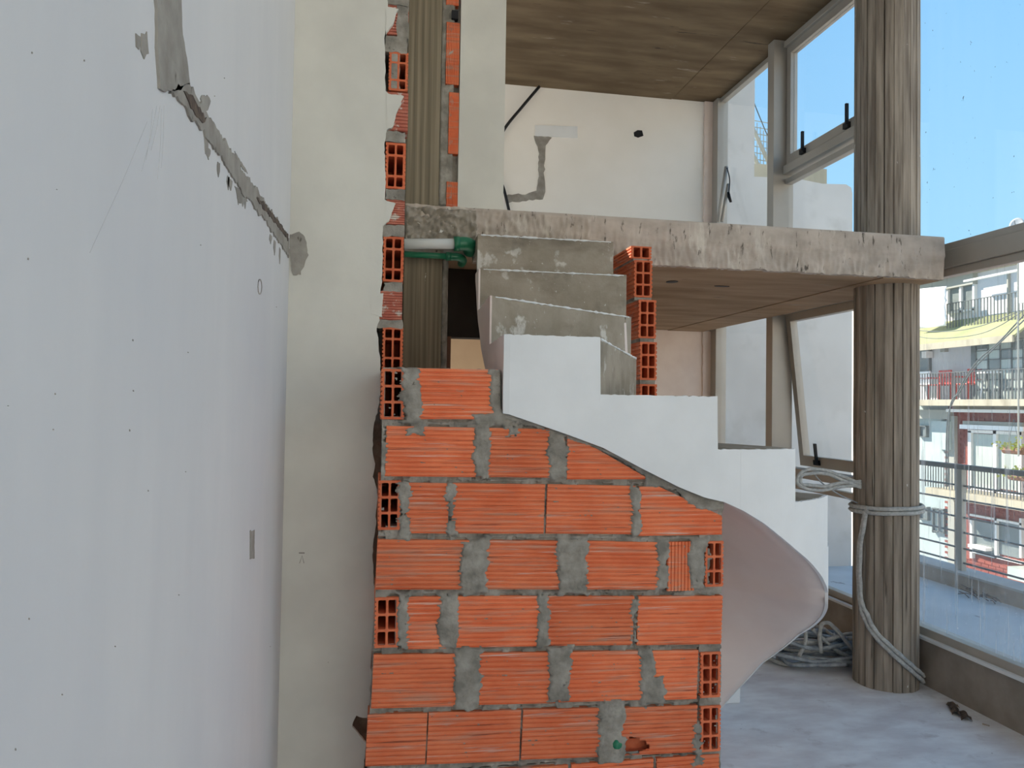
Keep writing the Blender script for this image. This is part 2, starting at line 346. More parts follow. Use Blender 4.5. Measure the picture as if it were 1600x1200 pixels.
# ------------------------------------------------------------------ hollow clay bricks
def brick_mesh(name, T=.08, Hh=.154, holes=(2, 3), ribs=11, rows_w=None, cut=None, hole=None, closed=False):
    """unit length along X (-.5..+.5); ribbed long faces; tunnels right through"""
    prof = []
    gd = .0042; n = ribs; p = Hh / n
    for k in range(n):
        z = -Hh / 2 + k * p
        prof += [(-T / 2 + (gd if k else 0), z), (-T / 2 + gd, z + p * .20), (-T / 2, z + p * .34), (-T / 2, z + p * .88)]
    prof += [(-T / 2 + .001, Hh / 2)]
    back = [(-y, z) for (y, z) in prof[::-1]]
    outer = prof + back
    cols, rws = holes; w_ = .0075; ho = []
    cw = (T - .006 - w_ * (cols + 1)) / cols
    rw = rows_w or [1] * rws; tot = sum(rw); avail = Hh - w_ * (rws + 1)
    for c in range(cols):
        y0 = -T / 2 + .003 + w_ + c * (cw + w_); z0 = -Hh / 2 + w_
        for r_ in range(rws):
            hh = avail * rw[r_] / tot; q = .003
            ho.append([(y0 + q, z0), (y0 + cw - q, z0), (y0 + cw, z0 + q), (y0 + cw, z0 + hh - q), (y0 + cw - q, z0 + hh), (y0 + q, z0 + hh), (y0, z0 + hh - q), (y0, z0 + q)])
            z0 += hh + w_
    loops = [outer] + ho; flat = [q for l in loops for q in l]
    tris = tessellate_polygon([[Vector((q[0], q[1], 0)) for q in l] for l in loops])
    xs = [-.5, .5] if not hole else [-.5 + i / 24 for i in range(25)]
    V = [Vector((x, q[0], q[1])) for x in xs for q in flat]; K = len(flat); Fc = []; mi = []
    e = (len(xs) - 1) * K
    for t in tris:
        Fc.append(t); mi.append(1)
        if not closed: Fc.append((t[2] + e, t[1] + e, t[0] + e)); mi.append(1)
    if closed:                                   # far end walled up
        for t in tessellate_polygon([[Vector((q[0], q[1], 0)) for q in outer]]): Fc.append((t[2] + e, t[1] + e, t[0] + e)); mi.append(1)
    for s_ in range(len(xs) - 1):
        b0 = s_ * K; off = 0
        for li, l in enumerate(loops):
            k = len(l)
            for i in range(k):
                j = (i + 1) % k
                f = (b0 + off + i, b0 + off + j, b0 + K + off + j, b0 + K + off + i)
                if hole:
                    c = sum((V[q] for q in f), Vector()) / 4
                    if c.y < -T / 2 + .013 and hole(c.x + .02 * N(c.x * 30, c.z * 90), c.z): continue
                Fc.append(f); mi.append(0 if li == 0 else 1)
            off += k
    me = bpy.data.meshes.new(name); me.from_pydata(V, [], Fc); me.polygons.foreach_set('material_index', mi)
    bm = bmesh.new(); bm.from_mesh(me)
    bmesh.ops.recalc_face_normals(bm, faces=bm.faces)
    if cut:
        for (co, no) in cut:
            r_ = bmesh.ops.bisect_plane(bm, geom=bm.verts[:] + bm.edges[:] + bm.faces[:], plane_co=co, plane_no=no, clear_outer=True)
    bm.to_mesh(me); bm.free()
    me.materials.append(m_brick); me.materials.append(m_brickraw)
    return me
BR = brick_mesh('hollow_brick')
BR3 = brick_mesh('hollow_brick_tall_middle', rows_w=[.75, 1.5, .75], closed=True)
BRE = brick_mesh('end_brick', closed=True)
BRV = brick_mesh('vertical_brick', ribs=8, Hh=.085, T=.07, holes=(2, 2))
def put_brick(me, parent, c, L, rot=(0, 0, 0), sz=1.0, sy=1.0, name='brick', label=None):
    o = bpy.data.objects.new(name, me); COL.objects.link(o); o.location = c; o.rotation_euler = rot; o.scale = (L, sy, sz)
    adopt(o, parent)
    if label: o['label'] = label
    return o
bw = empty('brick_wall', (.62, YB + .04, 0), label='unplastered partition of red hollow clay bricks under the white stair', cat='wall')
def zp(zx, zy): return onY(560 + zx / 1.875, 560 + zy / 1.875, YB)
# face bricks of every course: left, right, top-left, top-right, bottom-left, bottom-right (picture, measured on the wall plane)
FACE = []
def face_brick(x0, x1, yt0, yt1, yb0, yb1, me=None, label=None, dy=0.0):
    a, b, c, d = zp(x0, yt0), zp(x1, yt1), zp(x0, yb0), zp(x1, yb1)
    cen = (a + b + c + d) / 4; L = ((b - a).length + (d - c).length) / 2; hh = ((a - c).length + (b - d).length) / 2
    ang = math.atan2((b.z - a.z + d.z - c.z) / 2, (b.x - a.x + d.x - c.x) / 2)
    FACE.append((min(a.x, c.x), max(b.x, d.x), (c.z + d.z) / 2, (a.z + b.z) / 2, cen, ang))
    cen.y = YB + .04 + dy
    return put_brick(me or BR, bw, cen, L, (0, -ang, 0), hh / .154, 1, label=label)
rows = [
 [(160, 408, 28, 33, 178, 178)],
 [(80, 347, 198, 203, 345, 348), (352, 603, 203, 208, 347, 350)],
 [(140, 264, 364, 366, 512, 513), (274, 545, 366, 369, 512, 514), (552, 810, 370, 373, 512, 516)],
 [(53, 322, 531, 533, 677, 677), (340, 612, 532, 535, 676, 677), (622, 890, 535, 539, 676, 678)],
 [(133, 260, 699, 698, 852, 850), (268, 533, 697, 697, 848, 843), (548, 806, 697, 697, 842, 840), (818, 1065, 697, 696, 840, 836)],
 [(41, 300, 868, 866, 1026, 1018), (312, 580, 864, 861, 1016, 1010), (590, 848, 861, 857, 1008, 1000), (858, 994, 858, 855, 1001, 998)],
 [(24, 199, 1044, 1040, 1195, 1188), (203, 474, 1038, 1031, 1190, 1178), (480, 742, 1030, 1024, 1176, 1166)],
]
for i, r_ in enumerate(rows):
    for j, q in enumerate(r_):
        face_brick(*q, dy=.002 * N(i * 3.1, j * 7.7))
def in_hole(x, z): return -.48 < x < -.10 and -.078 < z < -.018 and (abs(x + .30) * .10 + abs(z + .048)) < .030
BRH = brick_mesh('holed_brick', hole=in_hole)
face_brick(755, 992, 1024, 1018, 1166, 1152, BRH, label='brick with a broken hole low in its face')
# two bricks cut along the slope of the stair
def cut_brick(name, x0, x1, yt, yb, p, q):
    a, b, c, d = zp(x0, yt), zp(x1, yt), zp(x0, yb), zp(x1, yb); cen = (a + d) / 2; L = (b - a).length; hh = (a - c).length
    P0, P1 = zp(*p), zp(*q)
    A = Vector(((P0.x - cen.x) / L, 0, (P0.z - cen.z) / (hh / .154))); B = Vector(((P1.x - cen.x) / L, 0, (P1.z - cen.z) / (hh / .154)))
    t = B - A; no = Vector((-t.z, 0, t.x)); no = no if no.z > 0 else -no
    me = brick_mesh(name, cut=[(A, no)])
    FACE.append((a.x, b.x, c.z, a.z, cen, 0)); cen.y = YB + .04
    put_brick(me, bw, cen, L, (0, 0, 0), hh / .154, 1, label='brick cut off along the slope of the stair')
cut_brick('cut_brick_a', 612, 860, 208, 354, (612, 215), (860, 358))
cut_brick('cut_brick_b', 822, 1066, 374, 518, (860, 366), (1066, 462))
# bricks laid across, hollow ends to the front
def end_brick(x0, x1, y0, y1, me=None, parent=None, Y=YB, zoom=True, L=.30, label=None):
    f = zp if zoom else (lambda x, y: onY(x, y, Y))
    a, b = f(x0, y0), f(x1, y1); c = (a + b) / 2; c.y = Y + L / 2
    if parent is None or parent is bw: FACE.append((a.x, b.x, b.z, a.z, c, 0))
    return put_brick(me or BRE, parent or bw, c, L, (0, 0, math.pi / 2), (a.z - b.z) / .154, (b.x - a.x) / .08, label=label)
for q in ((68, 134, 30, 179), (60, 122, 358, 502), (49, 118, 702, 846), (1016, 1069, 536, 668), (1003, 1061, 862, 992), (1003, 1061, 1020, 1150)):
    end_brick(*q)
a, b = zp(906, 538), zp(984, 680); c = (a + b) / 2; c.y = YB + .036
put_brick(BRV, bw, c, a.z - b.z, (0, math.pi / 2, 0), (b.x - a.x) / .085, 1, label='brick piece set upright with vertical ribs'); FACE.append((a.x, b.x, b.z, a.z, c, 0))
# the two courses down to the floor
XA, XB = zp(30, 1190).x, zp(1062, 1160).x
zrow = zp(500, 1196).z
zc_ = [(zrow - .004, zrow - .158), (zrow - .176, .012)]
for k, (zt, zb_) in enumerate(zc_):
    x = XA; first = True
    while x < XB - .05:
        L = min((.30 if not (first and k == 0) else .36) , XB - x)
        c = Vector((x + L / 2, YB + .04, (zt + zb_) / 2)); FACE.append((x, x + L - .012, zb_, zt, c, 0))
        put_brick(BR, bw, c, L - .012, (0, 0, 0), (zt - zb_) / .154); x += L; first = False
# outline of the wall top (under the stair) and the mortar height field
TOP = [(x, z) for x, z in ((zp(66, 28).x, zp(66, 26).z), (zp(418, 28).x, zp(418, 28).z))]
EDGE = [(432, 150), (480, 165), (545, 185), (600, 207), (690, 235), (760, 268), (830, 300), (890, 330), (960, 365), (1020, 385), (1068, 405)]
EDGE = [zp(*q) for q in EDGE]
def top_z(x):
    if x < EDGE[0].x - .02: return zp(300, 30).z
    if x < EDGE[0].x: return EDGE[0].z
    for p_, q_ in zip(EDGE, EDGE[1:]):
        if x <= q_.x: return p_.z + (q_.z - p_.z) * (x - p_.x) / (q_.x - p_.x)
    return EDGE[-1].z
def left_x(z):
    z0, z1 = zp(60, 350).z, zp(30, 1190).z
    t = max(0, min(1.3, (z0 - z) / (z0 - z1))); return zp(66, 350).x + (zp(26, 1190).x - zp(66, 350).x) * t
SMEAR = [  # mortar smeared over the face: (x0, x1, y0, y1, proud) in picture zoom units
 (128, 182, 26, 195, .004), (388, 430, 26, 200, .004), (60, 84, 195, 350, .002), (338, 384, 196, 352, .005), (120, 148, 358, 530, .004), (256, 284, 362, 515, .003),
 (560, 612, 205, 352, .003), (800, 826, 372, 520, .004), (300, 382, 528, 690, .006), (584, 668, 530, 692, .006), (878, 912, 532, 680, .002), (972, 1018, 532, 675, .004),
 (116, 146, 690, 858, .004), (236, 290, 692, 850, .004), (524, 554, 692, 842, .003), (800, 822, 694, 840, 0), (280, 358, 850, 1028, .006), (556, 622, 850, 1006, .006),
 (826, 866, 852, 1014, .003), (835, 895, 935, 1010, .004), (704, 780, 1005, 1185, .005), (985, 1006, 1075, 1190, .003), (145, 185, 196, 222, .002), (445, 475, 200, 220, .002),
 (330, 410, 160, 200, .003)]
SM = []
for (x0, x1, y0, y1, h_) in SMEAR:
    a, b = zp(x0, y0), zp(x1, y1); SM.append((a.x, b.x, b.z, a.z, h_))
CUTL = [((608, 216), (700, 252), (860, 358)), ((840, 374), (935, 386), (965, 425), (1005, 445), (1070, 447))]
CUTW = [[zp(*q) for q in l] for l in CUTL]
def mortar_h(x, z):
    """relief of the mortar over the brick face (metres, negative = recessed)"""
    n1 = N(x * 32, z * 32, 1); n2 = N(x * 95, z * 95, 4)
    h = -.0085 + .006 * n1 + .005 * n2
    for (x0, x1, z0, z1, hh) in SM:
        dx = max(x0 - x, x - x1); dz = max(z0 - z, z - z1); d = max(dx, dz)
        if d < .05:
            d += .016 * N(x * 14, z * 16, 2) + .012 * N(x * 40, z * 60, 8) + .008 * N(x * 20, z * 160, 5)
            t = max(0, min(1, -d / .012 + .5)); hs = -.009 + (hh + .010 + .002 * n2) * t
            h = max(h, hs)
    for l in CUTW:
        if l[0].x - .01 < x < l[-1].x + .01:
            for p_, q_ in zip(l, l[1:]):
                if p_.x <= x <= q_.x + 1e-6:
                    zl = p_.z + (q_.z - p_.z) * (x - p_.x) / max(1e-6, q_.x - p_.x); d = zl - z + .008 * N(x * 60, z * 60, 3)
                    if z < zl + .12 and z > zl - .16: h = max(h, -.009 + .012 * max(0, min(1, .5 - d / .012)))
    tz = top_z(x) - z
    if x > EDGE[0].x - .04 and tz < .030: h = max(h, .001 + .002 * n1)
    return h
def build_mortar():
    mb = MB(); st = .0042; x0, x1 = left_x(0) - .002, XB + .002; nx = int((x1 - x0) / st); nzv = int(zp(300, 26).z / st) + 1
    xs = [x0 + i * (x1 - x0) / nx for i in range(nx + 1)]; zs = [j * st for j in range(nzv + 1)]
    tops = [top_z(x) + .003 * N(x * 50, 2) for x in xs]
    lefts = [left_x(z) for z in zs]
    cache = {}
    def inside(x, z):
        for (a, b, c, d, cen, ang) in FACE:
            sh = math.tan(ang) * (x - cen.x)
            if a + .012 < x < b - .012 and c + .008 + sh < z < d - .008 + sh: return True
        return False
    def vid(i, j):
        k = (i, j)
        if k not in cache:
            x = max(xs[i], lefts[j]); z = min(zs[j], max(tops[i], 0)); cache[k] = len(mb.v); h = mortar_h(x, z)
            if h < .001:                              # open shrinkage crack along the brick arrises
                for (a, b, c, d, cen, ang) in FACE:
                    sh = math.tan(ang) * (x - cen.x); e = max(a - x, x - b, c + sh - z, z - d - sh)
                    if -.001 < e < .0065 and N(x * 16, z * 16, 6) > -.05: h -= .016; break
            mb.v.append(Vector((x, YB - h, z)))
        return cache[k]
    for i in range(nx):
        for j in range(nzv):
            if zs[j] > max(tops[i], tops[i + 1]) or xs[i + 1] < lefts[j]: continue
            x = (xs[i] + xs[i + 1]) / 2; z = zs[j] + st / 2
            if inside(x, z) and mortar_h(x, z) < -.0045: continue
            mb.f.append((vid(i, j), vid(i + 1, j), vid(i + 1, j + 1), vid(i, j + 1))); mb.mi.append(0)
    return mb
build_mortar().build('mortar', m_mortar, bw, smooth=True, fix=False)
# mortar body between the bricks (behind the pointing) and plugs in the hollow ends
bd = MB(); zlo_, zhi_ = zp(500, 1196).z, zp(500, 1030).z
bd.box(XA + .02, XB - .085, YB + .016, YB + .074, 0, zlo_)
pr = [(XA + .09, zhi_), (XB - .085, zhi_), (XB - .085, EDGE[-1].z + .01)] + [(q.x, q.z - .012) for q in EDGE[::-1] if q.x < XB - .09] + [(zp(418, 28).x, zp(418, 34).z), (zp(140, 28).x, zp(140, 34).z)]
bd.ext(pr, 'Y', YB + .016, YB + .074); bd.build('mortar_core', m_mortar, bw)
for (x0, x1, y0, y1) in ((1010, 1034, 560, 640), (1014, 1030, 636, 664), (990, 1004, 866, 985), (80, 122, 492, 530), (70, 116, 846, 866), (1000, 1062, 992, 1016), (1000, 1062, 1150, 1178), (1000, 1062, 838, 860), (1000, 1066, 514, 536), (1000, 1066, 669, 690), (70, 134, 180, 200)):
    a, b = zp(x0, y0), zp(x1, y1); P_ = rag([(a.x, a.z), (b.x, a.z), (b.x, b.z), (a.x, b.z)], .003, .008, x0)
    dq = .006 if x1 - x0 > 30 else .012
    MB().ext(P_, 'Y', YB + dq + .002 * random.random(), YB + .25).build('mortar_plug', m_mortar, bw)
A_, B_2 = zp(748, 1142), zp(758, 1126)
MB().tube([(A_.x, YB + .03, A_.z), (B_2.x, YB - .010, B_2.z)], .016, 10).build('green_pipe_stub', m_pipeg, bw, smooth=True, label='cut green pipe end set in the mortar')

# ------------------------------------------------------------------ wall stub on the left: plaster coat cut back ragged over toothed bricks
ws = empty('wall_back', (-.1, YP2, 0), label='plastered wall stub with toothed broken end left of the bricks', **STRUCT)
RB = [(604, -30), (606, 20), (601, 58), (603, 100), (602, 142), (627, 160), (614, 185), (603, 207), (601, 222), (602, 296), (601, 312), (616, 320), (605, 345), (598, 353), (597, 440), (594, 456), (592, 500), (588, 512), (594, 560), (596, 600), (591, 640), (584, 660), (582, 700), (586, 725), (583, 745), (590, 765), (587, 830), (583, 855), (583, 900), (586, 930), (583, 1000), (579, 1045), (577, 1110), (574, 1122), (556, 1118), (551, 1135), (562, 1150), (572, 1162), (568, 1200), (566, 1330), (560, 1500)]
pts = [onY(x, y, YP2) for x, y in RB]
zt = 5.4; pts = [Vector((pts[0].x, YP2, zt))] + pts
pts = [p_ for p_ in pts if p_.z > 0] + [Vector((pts[-1].x, YP2, 0))]
poly = [(XL, 0), (XL, zt)] + [(p_.x, p_.z) for p_ in pts]
n_ = len(poly)
poly = rag(poly, .0035, .012, 4, keep=lambda i: i in (0, 1, n_ - 1))
MB().ext(poly, 'Y', YP2, YP2 + .016).build('plaster_coat', m_cream, ws)
xr = lambda z: .0 + (z - .5) * .03
MB().ext([(XL, 0), (XL, 6.4), (.16, 6.4), (.045, 1.2), (.02, .8), (.0, 0)], 'Y', YP2 + .225, YP2 + .36).build('wall_core', m_mortar, ws)
MB().box(.02, .105, YP2 + .33, YS + .2, 0, ZU).build('wall_return', m_cream, ws)
MB().box(.02, .105, YP2 + .33, YS + .2, ZU, 6.4).build('wall_return', m_cream, ws)
def ey(x0, x1, y0, y1, me=BR3, **k): return end_brick(x0, x1, y0, y1, me, ws, YP2 + .012, False, .2, **k)
for q in ((608, 637, 80, 143), (603, 633, 222, 296), (599, 630, 369, 441), (598, 629, 511, 578)): ey(*q)
for (x0, x1, y0, y1) in ((606, 638, 5, 57), (604, 637, 143, 206), (604, 632, 311, 352), (592, 628, 454, 501)):
    a, b = onY(x0, y0, YP2 + .014), onY(x1, y1, YP2 + .014); c = (a + b) / 2; c.y = YP2 + .014 + .04
    o = put_brick(BR, ws, c, b.x - a.x, (0, 0, 0), (a.z - b.z) / .154, 1, label='brick end crusted with old plaster')
    o.data = BR.copy() if 'dusty_brick' not in bpy.data.meshes else bpy.data.meshes['dusty_brick']
    if o.data.name != 'dusty_brick': o.data.name = 'dusty_brick'; o.data.materials[0] = m_brickdull
for (x0, x1, y0, y1) in ((604, 637, -30, 10), (603, 636, 56, 84), (609, 624, 82, 142), (600, 633, 205, 223), (603, 632, 295, 313), (598, 631, 350, 371), (600, 629, 440, 456), (584, 629, 498, 513), (598, 631, 654, 668), (622, 638, -30, 60)):
    a, b = onY(x0, y0, YP2 + .012), onY(x1, y1, YP2 + .012)
    P_ = rag([(a.x, a.z), (b.x, a.z), (b.x, b.z), (a.x, b.z)], .004, .01, x0 + y0)
    MB().ext(P_, 'Y', YP2 + .008 + .006 * random.random(), YP2 + .2).build('mortar_plug', m_mortar, ws)
for k, q in enumerate(([(604, 10), (622, 14), (612, 40), (603, 52)], [(604, 146), (630, 150), (620, 176), (612, 200), (604, 203)], [(602, 314), (618, 318), (608, 345), (601, 348)], [(578, 462), (598, 458), (597, 496), (580, 490)])):
    P_ = [onY(x, y, YP2) for x, y in q]
    MB().ext(rag([(p_.x, p_.z) for p_ in P_], .003, .008, k), 'Y', YP2 - .002, YP2 + .016).build('plaster_flake', m_cream, ws)
# small scratched mark and dents in the plaster
MB().ext([(onY(x, y, YP2).x, onY(x, y, YP2).z) for x, y in ((467, 863), (476, 863), (476, 865), (467, 865))], 'Y', YP2 - .0008, YP2 + .004).build('scratch', m_patch, ws)
MB().tube([onY(468, 880, YP2), onY(472, 868, YP2), onY(475, 880, YP2)], .0012, 5).build('scratch', m_patch, ws)
P_ = rag([(p_.x, p_.z) for p_ in [onY(x, y, YP2) for x, y in ((451, 366), (468, 362), (482, 380), (480, 402), (470, 428), (459, 430), (452, 405))]], .006, .008, 2)
MB().ext(P_, 'Y', YP2 - .004, YP2 + .004).build('cement_patch', m_patch, ws)

# ------------------------------------------------------------------ filled chase on the left wall
def left_patch(name, px, th=.004, amp=.006, step=.012, mat=m_patch, seed=0):
    P_ = [onX(x, y, XL) for x, y in px]
    MB().ext(rag([(p_.y, p_.z) for p_ in P_], amp, step, seed), 'X', XL - .004, XL + th).build(name, mat, wall_left)
left_patch('mortar_fill', [(240, -30), (277, -30), (280, 40), (288, 90), (293, 132), (272, 142), (258, 140), (246, 138), (243, 90)], seed=1)
left_patch('mortar_fill', [(262, 138), (292, 132), (312, 165), (345, 215), (380, 270), (415, 320), (450, 372), (450, 402), (440, 385), (404, 333), (370, 290), (340, 240), (306, 195), (280, 160)], amp=.010, seed=5)
left_patch('chase_gap_shade', [(282, 140), (296, 150), (318, 185), (312, 192), (300, 178), (290, 160)], .0055, mat=m_dryleaf, seed=9)  # dark strips coloured in for the shade of unfilled gaps
left_patch('chase_gap_shade', [(398, 308), (408, 314), (448, 366), (448, 375), (425, 345), (404, 320)], .0055, mat=m_dryleaf, seed=11)
for k, q in enumerate(([(211, 52), (217, 56), (216, 76), (211, 72)], [(220, 52), (229, 50), (230, 80), (224, 91), (219, 80)], [(312, 152), (324, 146), (328, 158), (324, 172), (318, 176)], [(390, 830), (397, 828), (397, 872), (390, 874)], [(318, 210), (324, 225), (325, 250), (320, 240)], [(366, 238), (378, 255), (386, 270), (376, 262)], [(366, 290), (382, 300), (386, 315), (374, 318)])):
    left_patch('cement_smear', q, .0016, .004, .008, seed=20 + k)
nk = MB(); rn = random.Random(11)
for k in range(24):
    px, py = rn.uniform(5, 440), rn.uniform(10, 1190); l = rn.uniform(1, 4); q = [(px, py), (px + 1.1, py + .3 * l), (px + .8, py + l), (px - .3, py + .8 * l)]
    P_ = [onX(x, y, XL) for x, y in q]; nk.ext([(p_.y, p_.z) for p_ in P_], 'X', XL - .003, XL + .0008)
nk.build('wall_nicks', m_patch, wall_left, kind='stuff')
sk_ = MB()
for (a, b) in (((250, 165), (236, 235)), ((245, 165), (221, 268)), ((252, 170), (246, 280)), ((230, 190), (140, 395)), ((238, 170), (228, 250)), ((256, 165), (252, 262))):
    A, B = onX(*a, XL), onX(*b, XL); sk_.tube([A, A.lerp(B, .5) + Vector((0, .004, 0)), B], .0004, 4)
sk_.build('scratches', m_scr, wall_left, kind='stuff')
for k in range(34):
    t = rn.random(); px, py = 285 + 155 * t, 155 + 215 * t + rn.choice((-16, 22)) ; l = rn.uniform(8, 26); w_ = rn.uniform(2, 4)
    left_patch('cement_smear', [(px, py), (px + w_, py + 3), (px + w_ * .8, py + l * .6), (px + w_ * .3, py + l), (px - w_ * .3, py + l * .5)], .0014, .003, .008, seed=50 + k)
ringp = [onX(406 + 3 * math.cos(t * .63), 448 + 12 * math.sin(t * .63), XL + .001) for t in range(11)]
MB().tube(ringp, .0012, 5).build('scratch', m_patch, wall_left)

# ------------------------------------------------------------------ spiral staircase
st = empty('spiral_staircase', (1.22, 3.3, 0), label='raw concrete winding stair with white plastered outer side', cat='staircase')
XLs0, XLs1 = onY(790, 580, YW).x, .492           # outer side of the upper flight, front and back
CX, CY, RR = 1.205, YW + .722, .722              # centre of the turn
IC = Vector((1.275, 3.50))                       # newel corner
ZA = onY(860, 525, YW).z; r_ = .1905
zt_ = {'A': ZA, 'B': onY(1025, 618, YW).z}
# outer path as a function of u: u<0 left side (metres back from the corner), 0..L front, then angle
LF = CX - XLs0
def outer(u):
    if u < 0: k = -u / (YS - YW); return Vector((XLs0 + (XLs1 - XLs0) * k, YW - u))
    if u <= LF: return Vector((XLs0 + u, YW))
    ph = -math.pi / 2 + (u - LF) / RR
    return Vector((CX + RR * math.cos(ph), CY + RR * math.sin(ph)))
UT = lambda deg: LF + math.radians(deg + 90) * RR
def u_of_px(px, py=700):
    lo, hi = 0.0, UT(-34)
    for _ in range(40):
        mid = (lo + hi) / 2; q = outer(mid); v = Vector((q.x, q.y, 1.3)) - CP
        x = 800 + 1200 * v.dot(RT) / v.dot(FW)
        if x < px: lo = mid
        else: hi = mid
    return lo
def z_at(u, py):
    """height where the picture row py meets the vertical outer face at u"""
    q = outer(u); lo, hi = -.5, 4
    for _ in range(40):
        mid = (lo + hi) / 2; v = Vector((q.x, q.y, mid)) - CP
        y = 600 - 1200 * v.dot(UP) / v.dot(FW)
        if y > py: lo = mid
        else: hi = mid
    return lo
BOT = []
for (px, py) in ((735, 400), (738, 440), (743, 490), (750, 535), (758, 562), (770, 595), (782, 625)):
    q = onX(px, py, XLs0 + .02); BOT.append((-(q.y - YW), q.z))
for (px, py) in ((790, 637), (880, 668), (940, 690), (1000, 722), (1060, 752), (1100, 768), (1130, 775), (1158, 788), (1190, 808), (1212, 826), (1239, 849), (1266, 874), (1284, 901), (1291, 918)):
    u = u_of_px(px, py); BOT.append((u, z_at(u, py)))
for deg, py in ((-33, 935), (0, 985), (20, 1030), (32, 1075)):
    u = UT(deg); BOT.append((u, z_at(u, py)))
BOT += [(UT(45), .02), (UT(140), 0.0)]
BOT.sort()
def zbot(u):
    if u <= BOT[0][0]: return BOT[0][1]
    for (a, za), (b, zb) in zip(BOT, BOT[1:]):
        if u <= b: return za + (zb - za) * (u - a) / max(1e-6, b - a)
    return BOT[-1][1]
# risers: outer u and inner point
R1, R2, R3 = -(3.576 - YW), -(3.418 - YW), -(2.935 - YW)
def inn(x, y): return Vector((x, y))
RIS = [(-(YS - YW) - .02, inn(1.15, YS + .02)), (R1, inn(1.148, 3.576)), (R2, inn(1.16, 3.41)), (R3, inn(1.195, 3.438)),
       (u_of_px(934), inn(1.245, 3.50)), (u_of_px(1118), inn(1.27, 3.475)), (u_of_px(1238), inn(1.30, 3.47)), (u_of_px(1288), inn(1.33, 3.48)),
       (UT(-20), inn(1.37, 3.50)), (UT(5), inn(1.385, 3.53)), (UT(30), inn(1.39, 3.57)), (UT(55), inn(1.39, 3.62)), (UT(80), inn(1.39, 3.68)), (UT(108), inn(1.39, 3.74))]
TZ = [ZA + 3 * r_, ZA + 2 * r_, ZA + r_, ZA, zt_['B']] + [zt_['B'] - k * r_ for k in range(1, 9)]
TZ[5] = onY(1119, 701, YW).z - .002
uD = u_of_px(1262); TZ[6] = z_at(uD, 781); uE = u_of_px(1292); TZ[7] = z_at(uE, 851)
for k in range(8, 13): TZ[k] = max(.1, TZ[7] - (k - 7) * TZ[7] / 6)
def us(a, b):
    n = max(2, int((b - a) / .06)); l = [a + (b - a) * k / n for k in range(n + 1)]
    if a < 0 < b: l = sorted(l + [0.0])
    return l
for k in range(len(RIS) - 1):
    (ua, ia), (ub, ib) = RIS[k], RIS[k + 1]; z = TZ[k]
    ul = us(ua, ub); nI = 4
    oa = [outer(u) for u in ul]; mb = MB(); n = len(ul)
    # nosing is a little worn: grid top, outer face, riser, soffit
    inner = [ia.lerp(ib, i / (n - 1)) for i in range(n)]
    J = 8
    top = [[oa[i].lerp(inner[i], j / J) for j in range(J + 1)] for i in range(n)]
    ground = k >= 11
    def zb(i, j):
        zz = zbot(ul[i]); return 0.0 if ground else max(0, min(zz + .004, z - .03))
    T_ = {}; B_ = {}
    for i in range(n):
        for j in range(J + 1):
            p_ = top[i][j]; T_[i, j] = len(mb.v); mb.v.append(Vector((p_.x, p_.y, z + .004 * N(p_.x * 20, p_.y * 20, k))))
            B_[i, j] = len(mb.v); mb.v.append(Vector((p_.x, p_.y, zb(i, j))))
    for i in range(n - 1):
        for j in range(J):
            mb.f.append((T_[i, j], T_[i + 1, j], T_[i + 1, j + 1], T_[i, j + 1])); mb.f.append((B_[i, j], B_[i, j + 1], B_[i + 1, j + 1], B_[i + 1, j]))
        mb.f.append((T_[i, 0], B_[i, 0], B_[i + 1, 0], T_[i + 1, 0])); mb.f.append((T_[i, J], T_[i + 1, J], B_[i + 1, J], B_[i, J]))
    for j in range(J):
        for i in (0, n - 1): mb.f.append((T_[i, j], T_[i, j + 1], B_[i, j + 1], B_[i, j]))
    mb.mi = [0] * len(mb.f)
    mb.build('step', m_concsplash, st)
for k in (1, 2, 3, 4):
    u_, i_ = RIS[k]; z = TZ[k - 1]; o_ = outer(u_); rm = []; n = 46
    for i in range(n + 1):
        p_ = o_.lerp(i_, .02 + .96 * i / n); rm.append((p_.x, p_.y - .002, z - .004 + .003 * N(i * .9, k, 3)))
    MB().tube(rm, [.0022 + .0075 * max(0, N(i * .8, k * 3.3) + .15) for i in range(n + 1)], 6).build('plaster_rim', m_white, st, label='pale chipped plaster rim along the step edge')
# smooth soffit skin of pinkish plaster under the whole flight
ul = us(-.95, UT(60)); sk = MB(); J = 10
def inner_at(u):
    for (ua, ia), (ub, ib) in zip(RIS, RIS[1:]):
        if ua <= u <= ub: return ia.lerp(ib, (u - ua) / (ub - ua))
    return RIS[-1][1]
ul = [-.95 + (UT(60) + .95) * k / 110 for k in range(111)]
for u in ul:
    o_, i_ = outer(u), inner_at(u); z = zbot(u)
    for j in range(J + 1):
        p_ = o_.lerp(i_, j / J); sk.v.append(Vector((p_.x, p_.y, max(.004, z - .014))))
for i in range(len(ul) - 1):
    for j in range(J):
        a = i * (J + 1) + j; sk.f.append((a, a + 1, a + J + 2, a + J + 1)); sk.mi.append(0)
so = sk.build('soffit', m_pinkskim, st, smooth=True, fix=False, label='smooth pinkish plastered underside of the stair')
sm_ = so.modifiers.new('thick', 'SOLIDIFY'); sm_.thickness = .006; sm_.offset = 0
